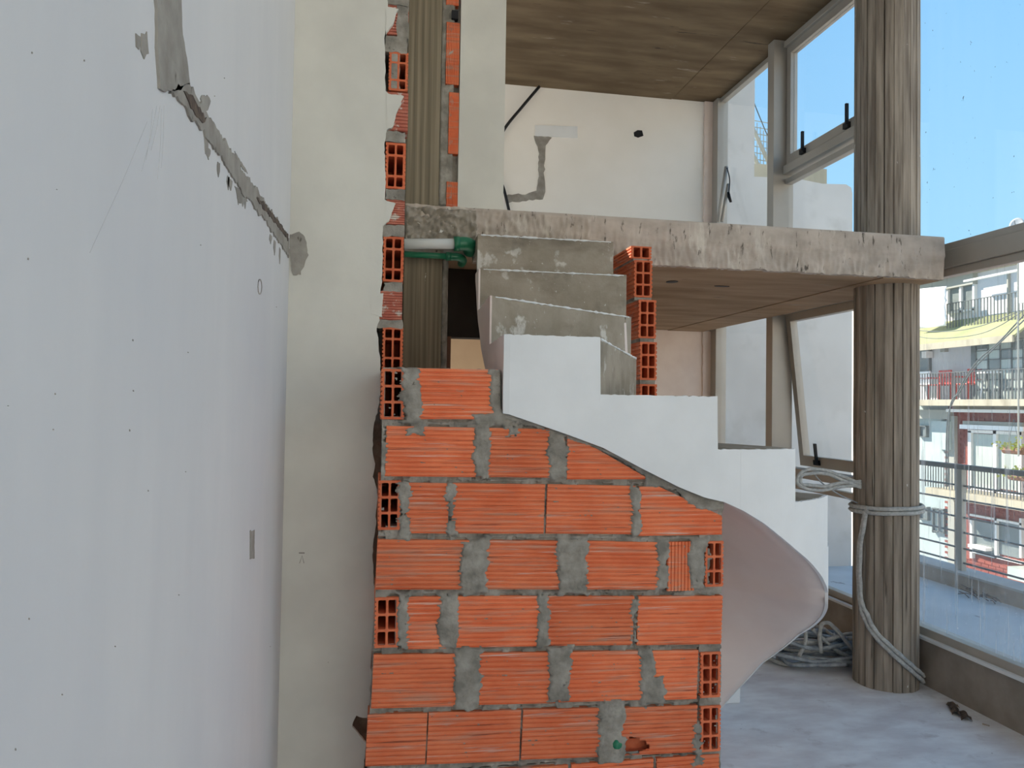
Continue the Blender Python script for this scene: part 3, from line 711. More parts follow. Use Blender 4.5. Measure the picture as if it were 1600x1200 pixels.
# white plaster coat on the outer side, top edge follows the steps with a ragged rim
def coat(name, u0, u1, steps, mat, off, label):
    mb = MB(); st_ = .012; n = int((u1 - u0) / st_); ul = [u0 + (u1 - u0) * k / n for k in range(n + 1)]
    cr_ = [q for q in steps if u0 < q[0] < u1]
    for q in cr_: ul += [q[0] - .0015, q[0] + .0015]
    ul = sorted(ul); P = 6
    def topz(u):
        z = None
        for (a, b, zz) in steps2:
            if a <= u <= b: z = zz
        return z if z is not None else steps2[-1][2]
    steps2 = [(steps[i][0], steps[i + 1][0] if i + 1 < len(steps) else 1e9, steps[i][1]) for i in range(len(steps))]
    cols = []
    for u in ul:
        o_ = outer(u); e = .002; t = (outer(u + e) - outer(u - e)).normalized() if abs(u) > .003 else Vector((1, 0)); nv = Vector((t.y, -t.x))
        if abs(u) < .003: nv = Vector((-.7, -.7))
        zt2 = topz(u) + .004 * N(u * 60, 3) + .002 * N(u * 200, 9); zb2 = zbot(u) - .020
        col = []
        for j in range(P + 1):
            z = zb2 + (zt2 - zb2) * j / P; d = off + .0015 * N(u * 8, z * 8, 6); col.append((Vector((o_.x + nv.x * d, o_.y + nv.y * d, z)), Vector((o_.x, o_.y, z))))
        cols.append(col)
    for c in cols:
        for a, b in c: mb.v += [a, b]
    S = 2 * (P + 1)
    for i in range(len(cols) - 1):
        for j in range(P):
            a = i * S + 2 * j; mb.f.append((a, a + S, a + S + 2, a + 2)); mb.f.append((a + 1, a + 3, a + S + 3, a + S + 1))
        a = i * S; mb.f.append((a, a + 1, a + S + 1, a + S)); a = i * S + 2 * P; mb.f.append((a, a + S, a + S + 1, a + 1))
    for i in (0, len(cols) - 1):
        for j in range(P):
            a = i * S + 2 * j; mb.f.append((a, a + 2, a + 3, a + 1))
    mb.mi = [0] * len(mb.f)
    return mb.build(name, mat, st, smooth=False, label=label)
stp = [(RIS[k][0], TZ[k]) for k in range(len(TZ))]
coat('side_plaster', 0.0, u_of_px(1154), stp, m_white, .012, 'flat white plaster on the stair side above the bricks')
coat('side_plaster', u_of_px(1154), UT(75), stp, m_white, .0125, 'white plaster curving round the turn of the stair')
coat('side_plaster', RIS[1][0], 0.0, stp, m_pinkskim, .008, 'cream plaster on the narrow left side of the stair')
MB().box(1.6, 2.045, 3.99, 4.06, 0, .085).build('starter_block', m_white, st, bevel=.008)

# ------------------------------------------------------------------ hollow brick pier in the stair eye
pb = empty('brick_pier', (1.33, 3.66, 0), label='narrow stack of hollow bricks standing beside the upper steps', cat='brick pier')
YP = 3.54
BRP = brick_mesh('pier_brick', ribs=9, closed=True)
BRQ = brick_mesh('half_pier_brick', ribs=4, Hh=.07, holes=(2, 1), closed=True)
def pier(x0, x1, y0, y1, me=BRP, h0=.154):
    a, b = onY(x0, y0, YP), onY(x1, y1, YP); c = (a + b) / 2; c.y = YP + .16
    put_brick(me, pb, c, .32, (0, 0, math.pi / 2), (a.z - b.z) / h0, (b.x - a.x) / .08); return a, b
pier(986, 1018, 384, 405, BRQ, .07)
lastb = None
for q in ((991, 1019, 406, 465), (998, 1025, 468, 529), (1000, 1026, 534, 594), (1000, 1026, 600, 660)): lastb = pier(*q)
for (x0, x1, y0, y1) in ((992, 1018, 464, 470), (1000, 1022, 527, 536), (1000, 1024, 593, 602), (990, 1012, 402, 408)):
    a, b = onY(x0, y0, YP), onY(x1, y1, YP)
    MB().ext(rag([(a.x, a.z), (b.x, a.z), (b.x, b.z), (a.x, b.z)], .004, .01, y0), 'Y', YP + .004, YP + .3).build('mortar_joint', m_mortar, pb)
z = lastb[1].z
while z > .05:
    h_ = min(.17, z); c = Vector((lastb[0].x + .04, YP + .16, z - h_ / 2)); put_brick(BRP, pb, c, .32, (0, 0, math.pi / 2), (h_ - .012) / .154, 1)
    MB().box(c.x - .035, c.x + .035, YP + .01, YP + .3, z - h_ - .007, z - h_ + .007).build('mortar_joint', m_mortar, pb); z -= h_

# ------------------------------------------------------------------ concrete posts, infill and cream wall on the mezzanine edge
def xY(px, py, Y=YS): return onY(px, py, Y).x
MB().box(xY(636, 160), xY(689, 160), YS + .012, YS + .30, ZS, ZC - .002).build('concrete_post', m_post, bevel=.006, label='board-marked concrete post rising above the broken slab end', cat='post')
MB().box(xY(630, 480), xY(691, 480), YS + .03, YS + .30, 0, ZU).build('concrete_post', m_post, bevel=.006, label='shaded concrete post below the pipes, behind the bricks', cat='post')
inf = empty('wall_infill', (xY(704, 160), YS + .1, ZS), label='strip of brick and mortar between concrete post and cream wall', **STRUCT)
P_ = [(xY(689, 160), ZS), (xY(718, 160), ZS), (xY(718, 160), 5.4), (xY(689, 160), 5.4)]
def rough_panel(x0, x1, z0, z1, Y, amp, name, mat, parent, seed, cell=.012):
    mb = MB(); nx, nz_ = max(2, int((x1 - x0) / cell)), max(2, int((z1 - z0) / cell))
    for i in range(nx + 1):
        for j in range(nz_ + 1):
            x = x0 + (x1 - x0) * i / nx; z = z0 + (z1 - z0) * j / nz_
            e = min(i, nx - i, j, nz_ - j) == 0
            y = Y + amp * (N(x * 25 + seed, z * 25) + .7 * N(x * 70, z * 70, seed))
            mb.v.append(Vector((x, Y + .05 if e else y, z)))
    for i in range(nx):
        for j in range(nz_):
            a = i * (nz_ + 1) + j; mb.f.append((a, a + nz_ + 1, a + nz_ + 2, a + 1)); mb.mi.append(0)
    return mb.build(name, mat, parent, smooth=True, fix=False)
MB().box(P_[0][0], P_[1][0], YS + .045, YS + .2, ZS, ZC).build('infill_core', m_mortar, inf)
rough_panel(P_[0][0] - .01, P_[1][0] - .02, ZS, 4.2, YS + .012, .010, 'mortar', m_mortar, inf, 3)
for (x0, x1, y0, y1) in ((698, 717, -40, 8), (698, 717, 33, 132), (702, 716, 143, 240), (698, 717, 283, 326)):
    a, b = onY(x0, y0, YS), onY(x1, y1, YS); c = (a + b) / 2; c.y = YS + .006 + .035
    put_brick(BRV, inf, c, a.z - b.z, (0, math.pi / 2, 0), (b.x - a.x) / .085, 1)
a, b = onY(706, 16, YS), onY(716, 30, YS)
MB().box(a.x, b.x, YS - .004, YS + .03, b.z, a.z).build('brick_hole_shade', m_black, inf)  # black block drawn for the darkness inside a brick cavity
MB().box(xY(718, 160), xY(789, 160), YS + .004, YS + .14, ZS, ZC).build('wall_mezzanine', m_cream, label='narrow cream plastered wall on the mezzanine edge', **STRUCT)
# rough stump of the slab behind the pipes
rough_panel(xY(632, 350), xY(745, 350), ZU + .02, ZS - .012, YS - .030, .034, 'broken_edge', m_conc, mz, 8, .007)
# room under the mezzanine: near-black panels stand in for its shade, lit wall beyond
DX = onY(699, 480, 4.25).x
sr = empty('door_1', (1.0, 4.25, 0), label='doorway under the mezzanine left of the stair with its shade painted in', **STRUCT)
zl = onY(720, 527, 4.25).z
MB().box(DX - .9, DX, 4.25, 4.37, 0, ZU).build('shade_wall', m_shade, sr)
MB().box(DX, 1.5, 4.25, 4.37, zl, ZU).build('shade_panel', m_shade, sr)  # panel coloured near-black in place of the unlit slab underside
MB().box(DX, DX + .02, 4.22, 4.39, 0, zl).build('door_jamb', m_wood, sr)
rough_panel(xY(688, 480), xY(702, 480), 1.2, ZU, YS + .035, .012, 'mortar_edge', m_mortar, mz, 12)
MB().box(.105, .125, YS + .2, 4.25, 0, ZU).build('wall_storeroom', m_shade, label='side wall of the store, coloured dark for the shade under the mezzanine', **STRUCT)
MB().box(1.50, 1.57, 4.38, YF, 0, ZU).build('wall_partition', m_tan, label='tan partition closing the store under the mezzanine', **STRUCT)
MB().box(-.26, 1.50, YF - .02, YF - .001, 0, ZU).build('wall_store_back', m_tan, label='tan wall lit beyond the dark doorway', **STRUCT)

# ------------------------------------------------------------------ far wall marks, pink pier
def far_patch(name, px, th, mat, amp=.006, seed=0):
    P_ = [onY(x, y, YF) for x, y in px]
    MB().ext(rag([(p_.x, p_.z) for p_ in P_], amp, .03, seed), 'Y', YF - th, YF + .004).build(name, mat, bpy.data.objects['wall_far'])
far_patch('plaster_patch', [(836, 196), (902, 198), (902, 216), (836, 213)], .008, m_white, .001)
far_patch('mortar_fill', [(834, 212), (862, 215), (853, 228), (850, 270), (852, 300), (848, 312), (822, 314), (790, 318), (790, 305), (820, 303), (838, 298), (842, 270), (842, 235)], .006, m_patch, .010, 3)
far_patch('wall_hole_shade', [(990, 207), (996, 203), (1003, 204), (1005, 212), (997, 215), (991, 213)], .004, m_black, .004, 6)  # black patch stands for the dark inside the hole
for zz0, zz1 in ((ZS, ZC), (0, ZU)):
    x0 = onY(1099, 250, YF).x
    P_ = rag([(x0, zz0), (3.29, zz0), (3.29, zz1), (x0, zz1)], .006, .04, zz0, keep=lambda i: i in (0, 1, 2))
    MB().ext(P_, 'Y', YF - .03, YF).build('pink_strip', m_pink, bpy.data.objects['wall_far'])
MB().box(1.57, x0 + .01, YF - .012, YF, 0, ZU).build('pink_coat', m_pink, bpy.data.objects['wall_far'])
hose = spline([onY(843, 135, YF - .05), onY(815, 168, YF - .05), onY(788, 202, YF - .05), onY(772, 240, YF - .06), onY(780, 275, YF - .05), onY(788, 298, YF - .05), onY(796, 332, YF - .05)], 6)
MB().tube(hose, .014, 8).build('electric_conduit', m_black, smooth=True, label='black conduit looping down the far wall behind the cream wall', cat='conduit')

# ------------------------------------------------------------------ pipes in the broken slab corner
YPp = 3.70
def pipe(name_label, y0, xe, r_, mats, cap, dY, x_start=632):
    A = onY(x_start, y0[0], YPp + dY); B = onY(xe, y0[1], YPp + dY)
    t = empty('water_pipe', A, label=name_label, cat='pipe')
    MB().tube([A, A.lerp(B, .5), B], r_, 16).build('pipe', mats, t, smooth=True)
    d = (B - A).normalized()
    el = [B - d * .012, B, B + d * .028, B + d * .05 + Vector((0, .015, -.004)), B + d * .062 + Vector((0, .05, -.008)), B + d * .062 + Vector((0, .12, -.01))]
    MB().tube(spline(el, 4), r_ * 1.32, 16).build('elbow', m_pipeg, t, smooth=True, label='green plastic elbow')
    MB().tube([B - d * .03, B - d * .004], r_ * 1.42, 16).build('collar', m_pipeg, t, smooth=True)
    return t
pipe('white pipe with green elbow sticking out above the dark opening', (381, 381), 719, .0255, m_pipew, True, 0)
pipe('green pipe under the white pipe above the dark opening', (397, 401), 706, .015, m_pipeg, True, .085)

# ------------------------------------------------------------------ round column, board-marked
def column(name, z0, z1, label, seed):
    mb = MB(); cx, cy, R = CXC, CYC, RCC; nb = 22; rnd = random.Random(seed); ring = []
    for k in range(nb):
        a0 = 2 * math.pi * k / nb; w_ = 2 * math.pi / nb; dr = rnd.uniform(-.0035, .0035); g = rnd.choice((.006, .012, .020))
        ring += [(a0, R - g), (a0 + w_ * .10, R + dr), (a0 + w_ * .35, R + dr - .001), (a0 + w_ * .65, R + dr - .001), (a0 + w_ * .94, R + dr)]
    nz_ = 24; K = len(ring)
    for j in range(nz_ + 1):
        z = z0 + (z1 - z0) * j / nz_
        for (an, rr) in ring:
            q = rr + .0022 * N(an * 9, z * 3.5, seed) ; mb.v.append(Vector((cx + q * math.cos(an), cy + q * math.sin(an), z)))
    for j in range(nz_):
        for i in range(K):
            i2 = (i + 1) % K; mb.f.append((j * K + i, j * K + i2, (j + 1) * K + i2, (j + 1) * K + i)); mb.mi.append(0)
    mb.f.append(tuple(range(K))[::-1]); mb.f.append(tuple(nz_ * K + i for i in range(K))); mb.mi += [0, 0]
    return mb.build(name, m_col, label=label, cat='column', fix=False)
column('round_column', 0, ZU - .004, 'board-marked round concrete column standing on the floor', 3)
column('round_column', ZS + .004, 6.4, 'upper round concrete column standing on the mezzanine', 5)

# ------------------------------------------------------------------ window wall
def frame(name, y0, y1, z0, z1, parent, w_=.05, x0=XW - .03, x1=XW + .03):
    return MB().box(x0, x1, y0, y1, z0, z1).build(name, m_alu, parent, bevel=.004)
YM, YN, YE = 5.80, 4.62, YF       # mullion, mullion behind the column, end
ZT0, ZT1 = 2.47, 2.575            # transom at slab level
def window(n, y0, y1, z0, z1, label, glass=m_glass, jambs=(True, True), fw=.045):
    t = empty('window_%d' % n, (XW, (y0 + y1) / 2, z0), label=label, **STRUCT)
    MB().box(XW - .004, XW + .004, y0 + .01, y1 - .01, z0 + .01, z1 - .01).build('pane', glass, t)
    frame('sill_rail', y0, y1, z0, z0 + fw, t); frame('head_rail', y0, y1, z1 - fw, z1, t)
    if jambs[0]: frame('jamb', y0, y0 + fw, z0, z1, t)
    if jambs[1]: frame('jamb', y1 - fw, y1, z0, z1, t)
    return t
MB().box(XW - .082, XW - .05, -4, YF, .272, .288).build('trim_4', m_winframe, label='pale aluminium strip along the kerb edge', **STRUCT)
w1 = window(1, -4, YN, .285, ZT0, 'large fixed pane right of the column with rain streaks', m_dirty)
MB().box(XW - .05, XW + .05, -4, YN, .285, .335).build('sill_ledge', m_alu, w1, bevel=.004)
window(2, -1.2, YN, ZT1, 8.0, 'tall clear pane above the transom at slab level', m_speck)
MB().box(XW - .05, XW + .04, -4, YE, ZT0, ZT1).build('trim_2', m_alu, label='aluminium transom bar running at slab level', bevel=.004, **STRUCT)
mull = empty('trim_3', (XW, YM, 0), label='vertical aluminium mullions of the window wall', **STRUCT)
for y, wd in ((YM, .10), (YN, .08)):
    for z0, z1 in ((.285, ZT0), (ZT1, ZC)):
        MB().box(XW - .14, XW + .04, y - wd / 2, y + wd / 2, z0, z1).build('mullion', m_alu, mull, bevel=.004)
for z0, z1 in ((.285, ZT0), (ZT1, ZC)):
    MB().box(XW - .06, XW + .05, YE - .14, YE, z0, z1).build('end_mullion', m_alu, mull, bevel=.004)
def awning(n, z0, z1, tilt, label, group=None):
    y0, y1 = YN + .05, YM - .06
    t = empty('window_%d' % n, (XW, (y0 + y1) / 2, z1), label=label, **STRUCT)
    for nm, a in (('outer_rail', (y0, y1, z0 - .07, z0)), ('outer_rail', (y0, y1, z1, z1 + .05))):
        MB().box(XW - .06, XW + .04, *a).build(nm, m_alu, t, bevel=.004)
    def tl(x, y, z): d = z - z1; return Vector((XW + x - d * math.sin(tilt), y, z1 + d * math.cos(tilt)))
    def tb(nm, x0, x1, ya, yb, za, zb_, mat=m_alu):
        mb = MB().box(x0, x1, ya, yb, za, zb_); mb.v = [tl(*v) for v in mb.v]; return mb.build(nm, mat, t)
    s = .06
    tb('sash_stile', -.03, .03, y0, y0 + s, z0, z1); tb('sash_stile', -.03, .03, y1 - s, y1, z0, z1)
    tb('sash_rail', -.03, .03, y0 + s, y1 - s, z0, z0 + s * 1.4); tb('sash_rail', -.03, .03, y0 + s, y1 - s, z1 - s, z1)
    tb('pane', -.004, .004, y0 + s, y1 - s, z0 + s * 1.4, z1 - s, m_glass)
    for yy in (y1 - .26, y0 + .24):
        mb = MB().box(-.055, -.03, yy - .03, yy + .03, z0 + .02, z0 + .06); mb.box(-.065, -.045, yy - .028, yy - .010, z0 + .04, z0 + .19)
        mb.v = [tl(*v) for v in mb.v]; mb.build('handle', m_black, t)
    return t
awning(3, 1.17, 2.40, math.radians(6.5), 'lower awning sash pushed open behind the column')
window(4, YN, YM, .285, 1.05, 'low fixed pane below the open awning sash')
awning(5, 3.62, 4.60, 0.0, 'closed awning sash above the mezzanine left of the column')
window(6, YN, YM, ZT1, 3.52, 'clear fixed pane standing on the mezzanine by the column')
window(7, YM, YE, .285, ZT0, 'narrow pane under the mezzanine next to the far wall')
window(8, YM, YE, ZT1, ZC, 'tall narrow pane upstairs next to the far wall')
# folded pole upstairs
fp = empty('folding_pole', onY(1128, 347, 6.75), label='grey metal folding pole leaning at the far window upstairs', cat='pole')
for (a, b, r_) in (((1122, 346), (1135, 261), .019), ((1128, 346), (1138, 288), .016)):
    A, B = onY(*a, 6.75), onY(*b, 6.82); MB().tube([A, A.lerp(B, .5), B], r_, 10).build('tube', m_alu, fp, smooth=True)
A = [onY(x, y, 6.78) for x, y in ((1136, 262), (1140, 280), (1139, 300), (1138, 308), (1141, 316))]
MB().tube(spline(A, 5), .006, 6).build('strap', m_black, fp, smooth=True)
MB().tube([onY(1138, 300, 6.77), onY(1142, 316, 6.77)], .012, 8).build('hook', m_black, fp, smooth=True)

# ------------------------------------------------------------------ ropes
def rope(pts, r, k=8, smooth_k=8):
    P_ = spline(pts, smooth_k); return MB().tube(P_, r, k, 0, .9, 3)
cxc, cyc, RC = CXC, CYC, RCC
tr = empty('tied_rope', (cxc, cyc, 1.0), label='grey rope tied round the column with a loop and hanging tail', cat='rope')
def zcol(py): return onY(1385, py, cyc - RC).z
for k in range(2):
    z = zcol(796 + 7 * k)
    ring = [(cxc + (RC + .016) * math.cos(2 * math.pi * i / 40), cyc + (RC + .016) * math.sin(2 * math.pi * i / 40), z + .008 * math.sin(2 * math.pi * i / 40 + 2)) for i in range(41)]
    MB().tube(ring, .0125, 8, 0, .9, 3).build('rope_turn', m_rope, tr, smooth=True)
YL = cyc - .02
for dz, dx in ((0, 0), (6, 5)):
    lp = [onY(x + (dx if x < 1300 else 0), y + dz * s_, YL) for x, y, s_ in ((1345, 756, 1), (1318, 745, 1), (1285, 734, 1), (1260, 734, 1), (1247, 744, 0), (1247, 756, 0), (1262, 764, -1), (1285, 766, -1), (1310, 761, -1), (1345, 758, -1))]
    rope(lp, .0105).build('rope_loop', m_rope, tr, smooth=True)
thin = [onY(x, y, YL + .01) for x, y in ((1270, 738), (1285, 755), (1310, 772), (1340, 786))]
rope(thin, .004).build('thin_cord', m_ropeb, tr, smooth=True)
for k in range(2):
    off = .034 * k
    tp = []
    for (an, py) in ((200, 800), (188, 850), (186, 900), (190, 940), (200, 968), (218, 995), (240, 1018), (262, 1038), (285, 1054), (305, 1062), (322, 1066)):
        q = Vector((cxc + (RC + .018) * math.cos(math.radians(an + 3.5 * k * (an < 215))), cyc + (RC + .018) * math.sin(math.radians(an + 3.5 * k * (an < 215))), 0))
        v = None; lo, hi = 0, 2.5
        for _ in range(30):
            mid = (lo + hi) / 2; v = Vector((q.x, q.y, mid)) - CP; y = 600 - 1200 * v.dot(UP) / v.dot(FW)
            if y > py: lo = mid
            else: hi = mid
        tp.append((q.x, q.y, max(.02, lo + off * (.0 if an < 195 else 1)) ))
    rope(tp, .0125).build('rope_tail', m_rope, tr, smooth=True)
rh = empty('rope_heap', (2.6, 4.55, 0), label='heap of grey rope coiled on the floor left of the column', cat='rope')
rr_ = random.Random(4)
hc = onZ(1265, 1030, 0)
for k in range(13):
    c = hc + Vector((rr_.uniform(-.06, .12), rr_.uniform(-.10, .16), 0)); ax, ay = rr_.uniform(.22, .38), rr_.uniform(.10, .20); ph = rr_.uniform(0, 6.28); tl_ = rr_.uniform(-.3, .3)
    pts = []
    for i in range(15):
        an = ph + i * .46; z = .014 + .0105 * k + .02 * abs(math.sin(an * 1.7 + k))
        if k >= 9: z += .09 * max(0, math.sin(an + k)) ** 2
        x = ax * math.cos(an) * (1 + .12 * math.sin(an * 3 + k)); y = ay * math.sin(an) * (1 + .15 * math.cos(an * 2 + k))
        pts.append(c + Vector((x * math.cos(tl_) - y * math.sin(tl_), x * math.sin(tl_) + y * math.cos(tl_), z)))
    rope(pts, .0125, 7, 5).build('rope_coil', m_ropeb if k % 3 else m_rope, rh, smooth=True)
for k, q in enumerate((((1283, 1020, .05), (1281, 995, .12), (1284, 976, .17), (1296, 974, .18), (1312, 990, .15), (1332, 1015, .08)), ((1248, 1026, .03), (1258, 1005, .09), (1258, 985, .13), (1246, 978, .14), (1230, 984, .10)), ((1270, 984, .1), (1288, 1000, .09), (1310, 1018, .06), (1330, 1028, .03)))):
    rope([onY(x, y, 4.42 + .02 * k) for x, y, z in q], .0125, 7, 6).build('rope_coil', m_rope, rh, smooth=True)
# scrap by the kerb
sc_ = empty('dry_scrap', onZ(1498, 1115, 0), label='small dark crumpled dry scrap on the floor near the kerb', cat='litter')
for k, q in enumerate(([(1482, 1106), (1497, 1108), (1502, 1122), (1488, 1118)], [(1498, 1112), (1516, 1124), (1520, 1128), (1502, 1127)], [(1478, 1102), (1492, 1102), (1500, 1108), (1488, 1110)])):
    P_ = [onZ(x, y, 0) for x, y in q]; mb = MB(); c = sum(P_, Vector()) / 4; n = 5
    for i in range(n + 1):
        for j in range(n + 1):
            u, v = i / n, j / n; p_ = P_[0].lerp(P_[1], u).lerp(P_[3].lerp(P_[2], u), v); mb.v.append(p_ + Vector((0, 0, .004 + .03 * abs(N(u * 4 + k * 9, v * 4)) + .012 * math.sin(3.1 * u))))
    for i in range(n):
        for j in range(n):
            a = i * (n + 1) + j; mb.f.append((a, a + n + 1, a + n + 2, a + 1)); mb.mi.append(0)
    mb.build('leaf', m_dryleaf, sc_, fix=False)
A, B = onZ(1535, 1131, .004), onZ(1546, 1134, .004)
MB().tube([A, B], .004, 6).build('wood_splinter', m_kerb, label='thin pale splinter on the floor near the kerb', cat='litter')

# ------------------------------------------------------------------ terrace outside
XP = 5.2; ZPt, ZPb = H - .2755 * XP, .05
MB().box(XW + .14, XP, -9, YF, -.15, ZPb).build('terrace_floor', m_terr, label='grey terrace floor in shade outside the windows', **STRUCT)
pp_ = MB().box(XP, XP + .22, -9, YF + .2, -.15, ZPt - .02).build('parapet', m_conc, label='low stained parapet with pale coping edging the terrace', **STRUCT)
MB().box(XP - .01, XP + .24, -9, YF + .2, ZPt - .02, ZPt).build('coping', m_parap, pp_)
tw = empty('dry_twigs', onX(1530, 935, XP - .1), label='tangle of dry twigs lying against the terrace parapet', cat='litter'); rt = random.Random(3); tc_ = onZ(1530, 938, ZPb)
tc_.x = min(tc_.x, XP - .12)
for k in range(16):
    a_ = rt.uniform(0, 3.14); l_ = rt.uniform(.04, .10); c_ = tc_ + Vector((rt.uniform(-.06, .06), rt.uniform(-.14, .14), .008 + rt.uniform(0, .05))); d_ = Vector((math.cos(a_) * .5, math.sin(a_), rt.uniform(-.1, .35))) * l_
    MB().tube([c_ - d_, c_ + Vector((0, 0, .012)), c_ + d_], .004, 5).build('twig', m_dryleaf, tw)
tp_ = lambda x, y: onY(x, y, YF)
nb_ = [(XW + .0, 0), (XW, 7.5), (onY(1179, 200, YF).x, 7.5), (onY(1179, 200, YF).x, onY(1179, 276, YF).z), (onY(1240, 277, YF).x, onY(1240, 278, YF).z), (onY(1285, 286, YF).x, onY(1285, 287, YF).z), (onY(1322, 289, YF).x, onY(1322, 288, YF).z), (onY(1330, 293, YF).x, onY(1330, 293, YF).z), (onY(1332, 302, YF).x, onY(1332, 302, YF).z), (onY(1332, 302, YF).x, 0)]
nb = [(q[0] + .0, q[1]) for q in nb_]
MB().ext(nb, 'Y', YF, YF + .25).build('wall_terrace', m_neigh, label='grey rendered party wall at the end of the terrace', **STRUCT)
lowx0, lowx1 = onY(1175, 270, YF + .6).x, onY(1232, 270, YF + .6).x
MB().box(lowx0 - .5, lowx1 + .4, YF + .5, YF + .7, 0, onY(1200, 262, YF + .6).z).build('wall_neighbour', m_mould, label='low stained wall behind the party wall', **STRUCT)
# roof mast with wire mesh behind it
ms = empty('wire_mesh_frame', onY(1200, 262, 7.72), label='wire mesh screen with slanted braces above the low stained wall', cat='fence')
for (a, b) in (((1176, 200), (1214, 282)), ((1172, 232), (1196, 282))):
    A, B = onY(*a, 7.66), onY(*b, 7.66); MB().tube([A, B], .022, 8).build('brace', m_railgrey, ms)
wm = MB()
for k in range(9):
    wm.tube([onY(1178 + 5 * k, 186 + 6 * k, 7.72), onY(1178 + 5 * k, 275, 7.72)], .005, 4)
for k in range(9):
    wm.tube([onY(1176, 188 + 10 * k, 7.72), onY(1222, 196 + 10 * k, 7.72)], .005, 4)
wm.build('wire_mesh', m_railgrey, ms, kind='stuff')
wr = spline([onY(x, y, 7.2) for x, y in ((1170, 140), (1188, 185), (1200, 212), (1216, 228), (1235, 238))], 6)
MB().tube(wr, .006, 5).build('overhead_wire', m_steel, label='thin cable sagging across the sky behind the far mullion', cat='cable')
# terrace railing
rg = empty('terrace_railing', (XP + .1, 3, ZPt), label='dark steel railing with five wires on the terrace parapet', cat='railing')
zr = H - .0915 * XP
MB().box(XP + .07, XP + .13, -3, YF, zr - .045, zr).build('top_rail', m_steel, rg, bevel=.004)
zw = [onX(1440, y, XP + .1).z for y in (750, 771, 796, 818, 841, 862)]
for z in zw: MB().tube([(XP + .1, -3, z), (XP + .1, YF, z)], .009, 6).build('rail_wire', m_steel, rg, smooth=True)
yp = onX(1501, 800, XP + .1).y
for y in (yp, yp - 1.35, yp - 2.7, yp + 1.35):
    MB().box(XP + .075, XP + .125, y - .04, y + .04, ZPt - .03, zr - .04).build('rail_post', m_railgrey, rg, bevel=.003)

# ------------------------------------------------------------------ houses across the street
XF = 16.0
def fp_(px, py, off=0): q = onX(px, py, XF - off); return q.y, q.z
def fbx(mb, px0, px1, py0, py1, off0, off1, mi=0):
    """box on the facade plane: picture extent at its middle, off = how far it stands out towards the street"""
    mo = (off0 + off1) / 2; mx, my = (px0 + px1) / 2, (py0 + py1) / 2
    y0, y1 = fp_(px0, my, off1)[0], fp_(px1, my, off1)[0]; z0, z1 = fp_(mx, py1, off1)[1], fp_(mx, py0, off1)[1]
    return mb.box(XF - off1, XF - off0, y0, y1, z0, z1, mi)
def fpart(name, mat, parent, px0, px1, py0, py1, off0, off1, **k): return fbx(MB(), px0, px1, py0, py1, off0, off1).build(name, mat, parent, **k)
for ya_, yb_, hh_ in ((20.4, 36, 6.5), (2.5, 13.2, 5.6), (-12.5, 2.3, 6.2)):
    nh = MB().box(XF, XF + 6, ya_, yb_, -9, hh_).build('wall_street', m_bounce, label='unseen sunlit house front added along the street for bounced light, starting %d metres away' % ya_, **STRUCT)  # unseen fronts, added so their sunlit faces bounce warm light indoors
    for z_ in (-6.4, -3.4, -.4, 2.6):
        y_ = ya_ + 1.1
        while y_ < yb_ - 1.6:
            fr_ = MB()
            for q in ((y_, y_ + 1.2, z_, z_ + .07), (y_, y_ + 1.2, z_ + 1.43, z_ + 1.5), (y_, y_ + .07, z_, z_ + 1.5), (y_ + 1.13, y_ + 1.2, z_, z_ + 1.5), (y_ + .57, y_ + .63, z_, z_ + 1.5)): fr_.box(XF - .06, XF + .02, *q)
            f_ = fr_.build('window_frame', m_winframe, nh); q_ = MB().box(XF - .02, XF + .01, y_ + .05, y_ + 1.15, z_ + .05, z_ + 1.45).build('pane', m_pane, nh)
            l_ = wloc(q_); q_.parent = None; q_.location = l_; adopt(q_, f_)
            y_ += 2.7
MB().box(5.6, 60, -30, 60, -9.2, -9).build('street', m_street, label='street ground far below the terrace', **STRUCT)
def fwin(parent, px0, px1, py0, py1, pane, n=2, off=.0, fr=m_winframe, fw=3):
    """window frame in front of the wall with n panes recessed in it"""
    m = MB(); fbx(m, px0, px1, py0, py0 + fw, off, off + .10); fbx(m, px0, px1, py1 - fw, py1, off, off + .10)
    for k in range(n + 1):
        x = px0 + (px1 - px0 - fw) * k / n; fbx(m, x, x + fw, py0, py1, off, off + .10)
    f = m.build('window_frame', fr, parent)
    for k in range(n):
        x = px0 + (px1 - px0 - fw) * k / n + fw; x2 = px0 + (px1 - px0 - fw) * (k + 1) / n
        q = fbx(MB(), x, x2, py0 + fw, py1 - fw, off - .02, off + .03).build('pane', pane, parent); l = wloc(q); q.parent = None; q.location = l; adopt(q, f)
    return f
# white house (upper storeys, whole width)
wh = empty('white_house', (XF + 2, 16, -9), label='white two-storey house with balconies across the street', cat='house')
y16, y14 = fp_(1400, 600)[0], fp_(1640, 600)[0]
zL = fp_(1480, 628)[1]
MB().box(XF, XF + 4, fp_(1640, 500)[0], fp_(1380, 500)[0], zL - .1, fp_(1520, 408)[1]).build('wall', m_housew, wh)
fpart('roof_edge', m_mould, wh, 1396, 1640, 408, 424, 0, .35)
fpart('gutter', m_winframe, wh, 1505, 1640, 424, 427, .35, .45)
fpart('eave_panel', m_railgrey, wh, 1434, 1520, 428, 452, 0, .15)
fwin(wh, 1478, 1522, 441, 488, m_pane, 2, .0)
fpart('side_block', m_housew, wh, 1592, 1640, 392, 470, 0, .9)
fpart('downpipe', m_railgrey, wh, 1573, 1575, 425, 500, 0, .08)
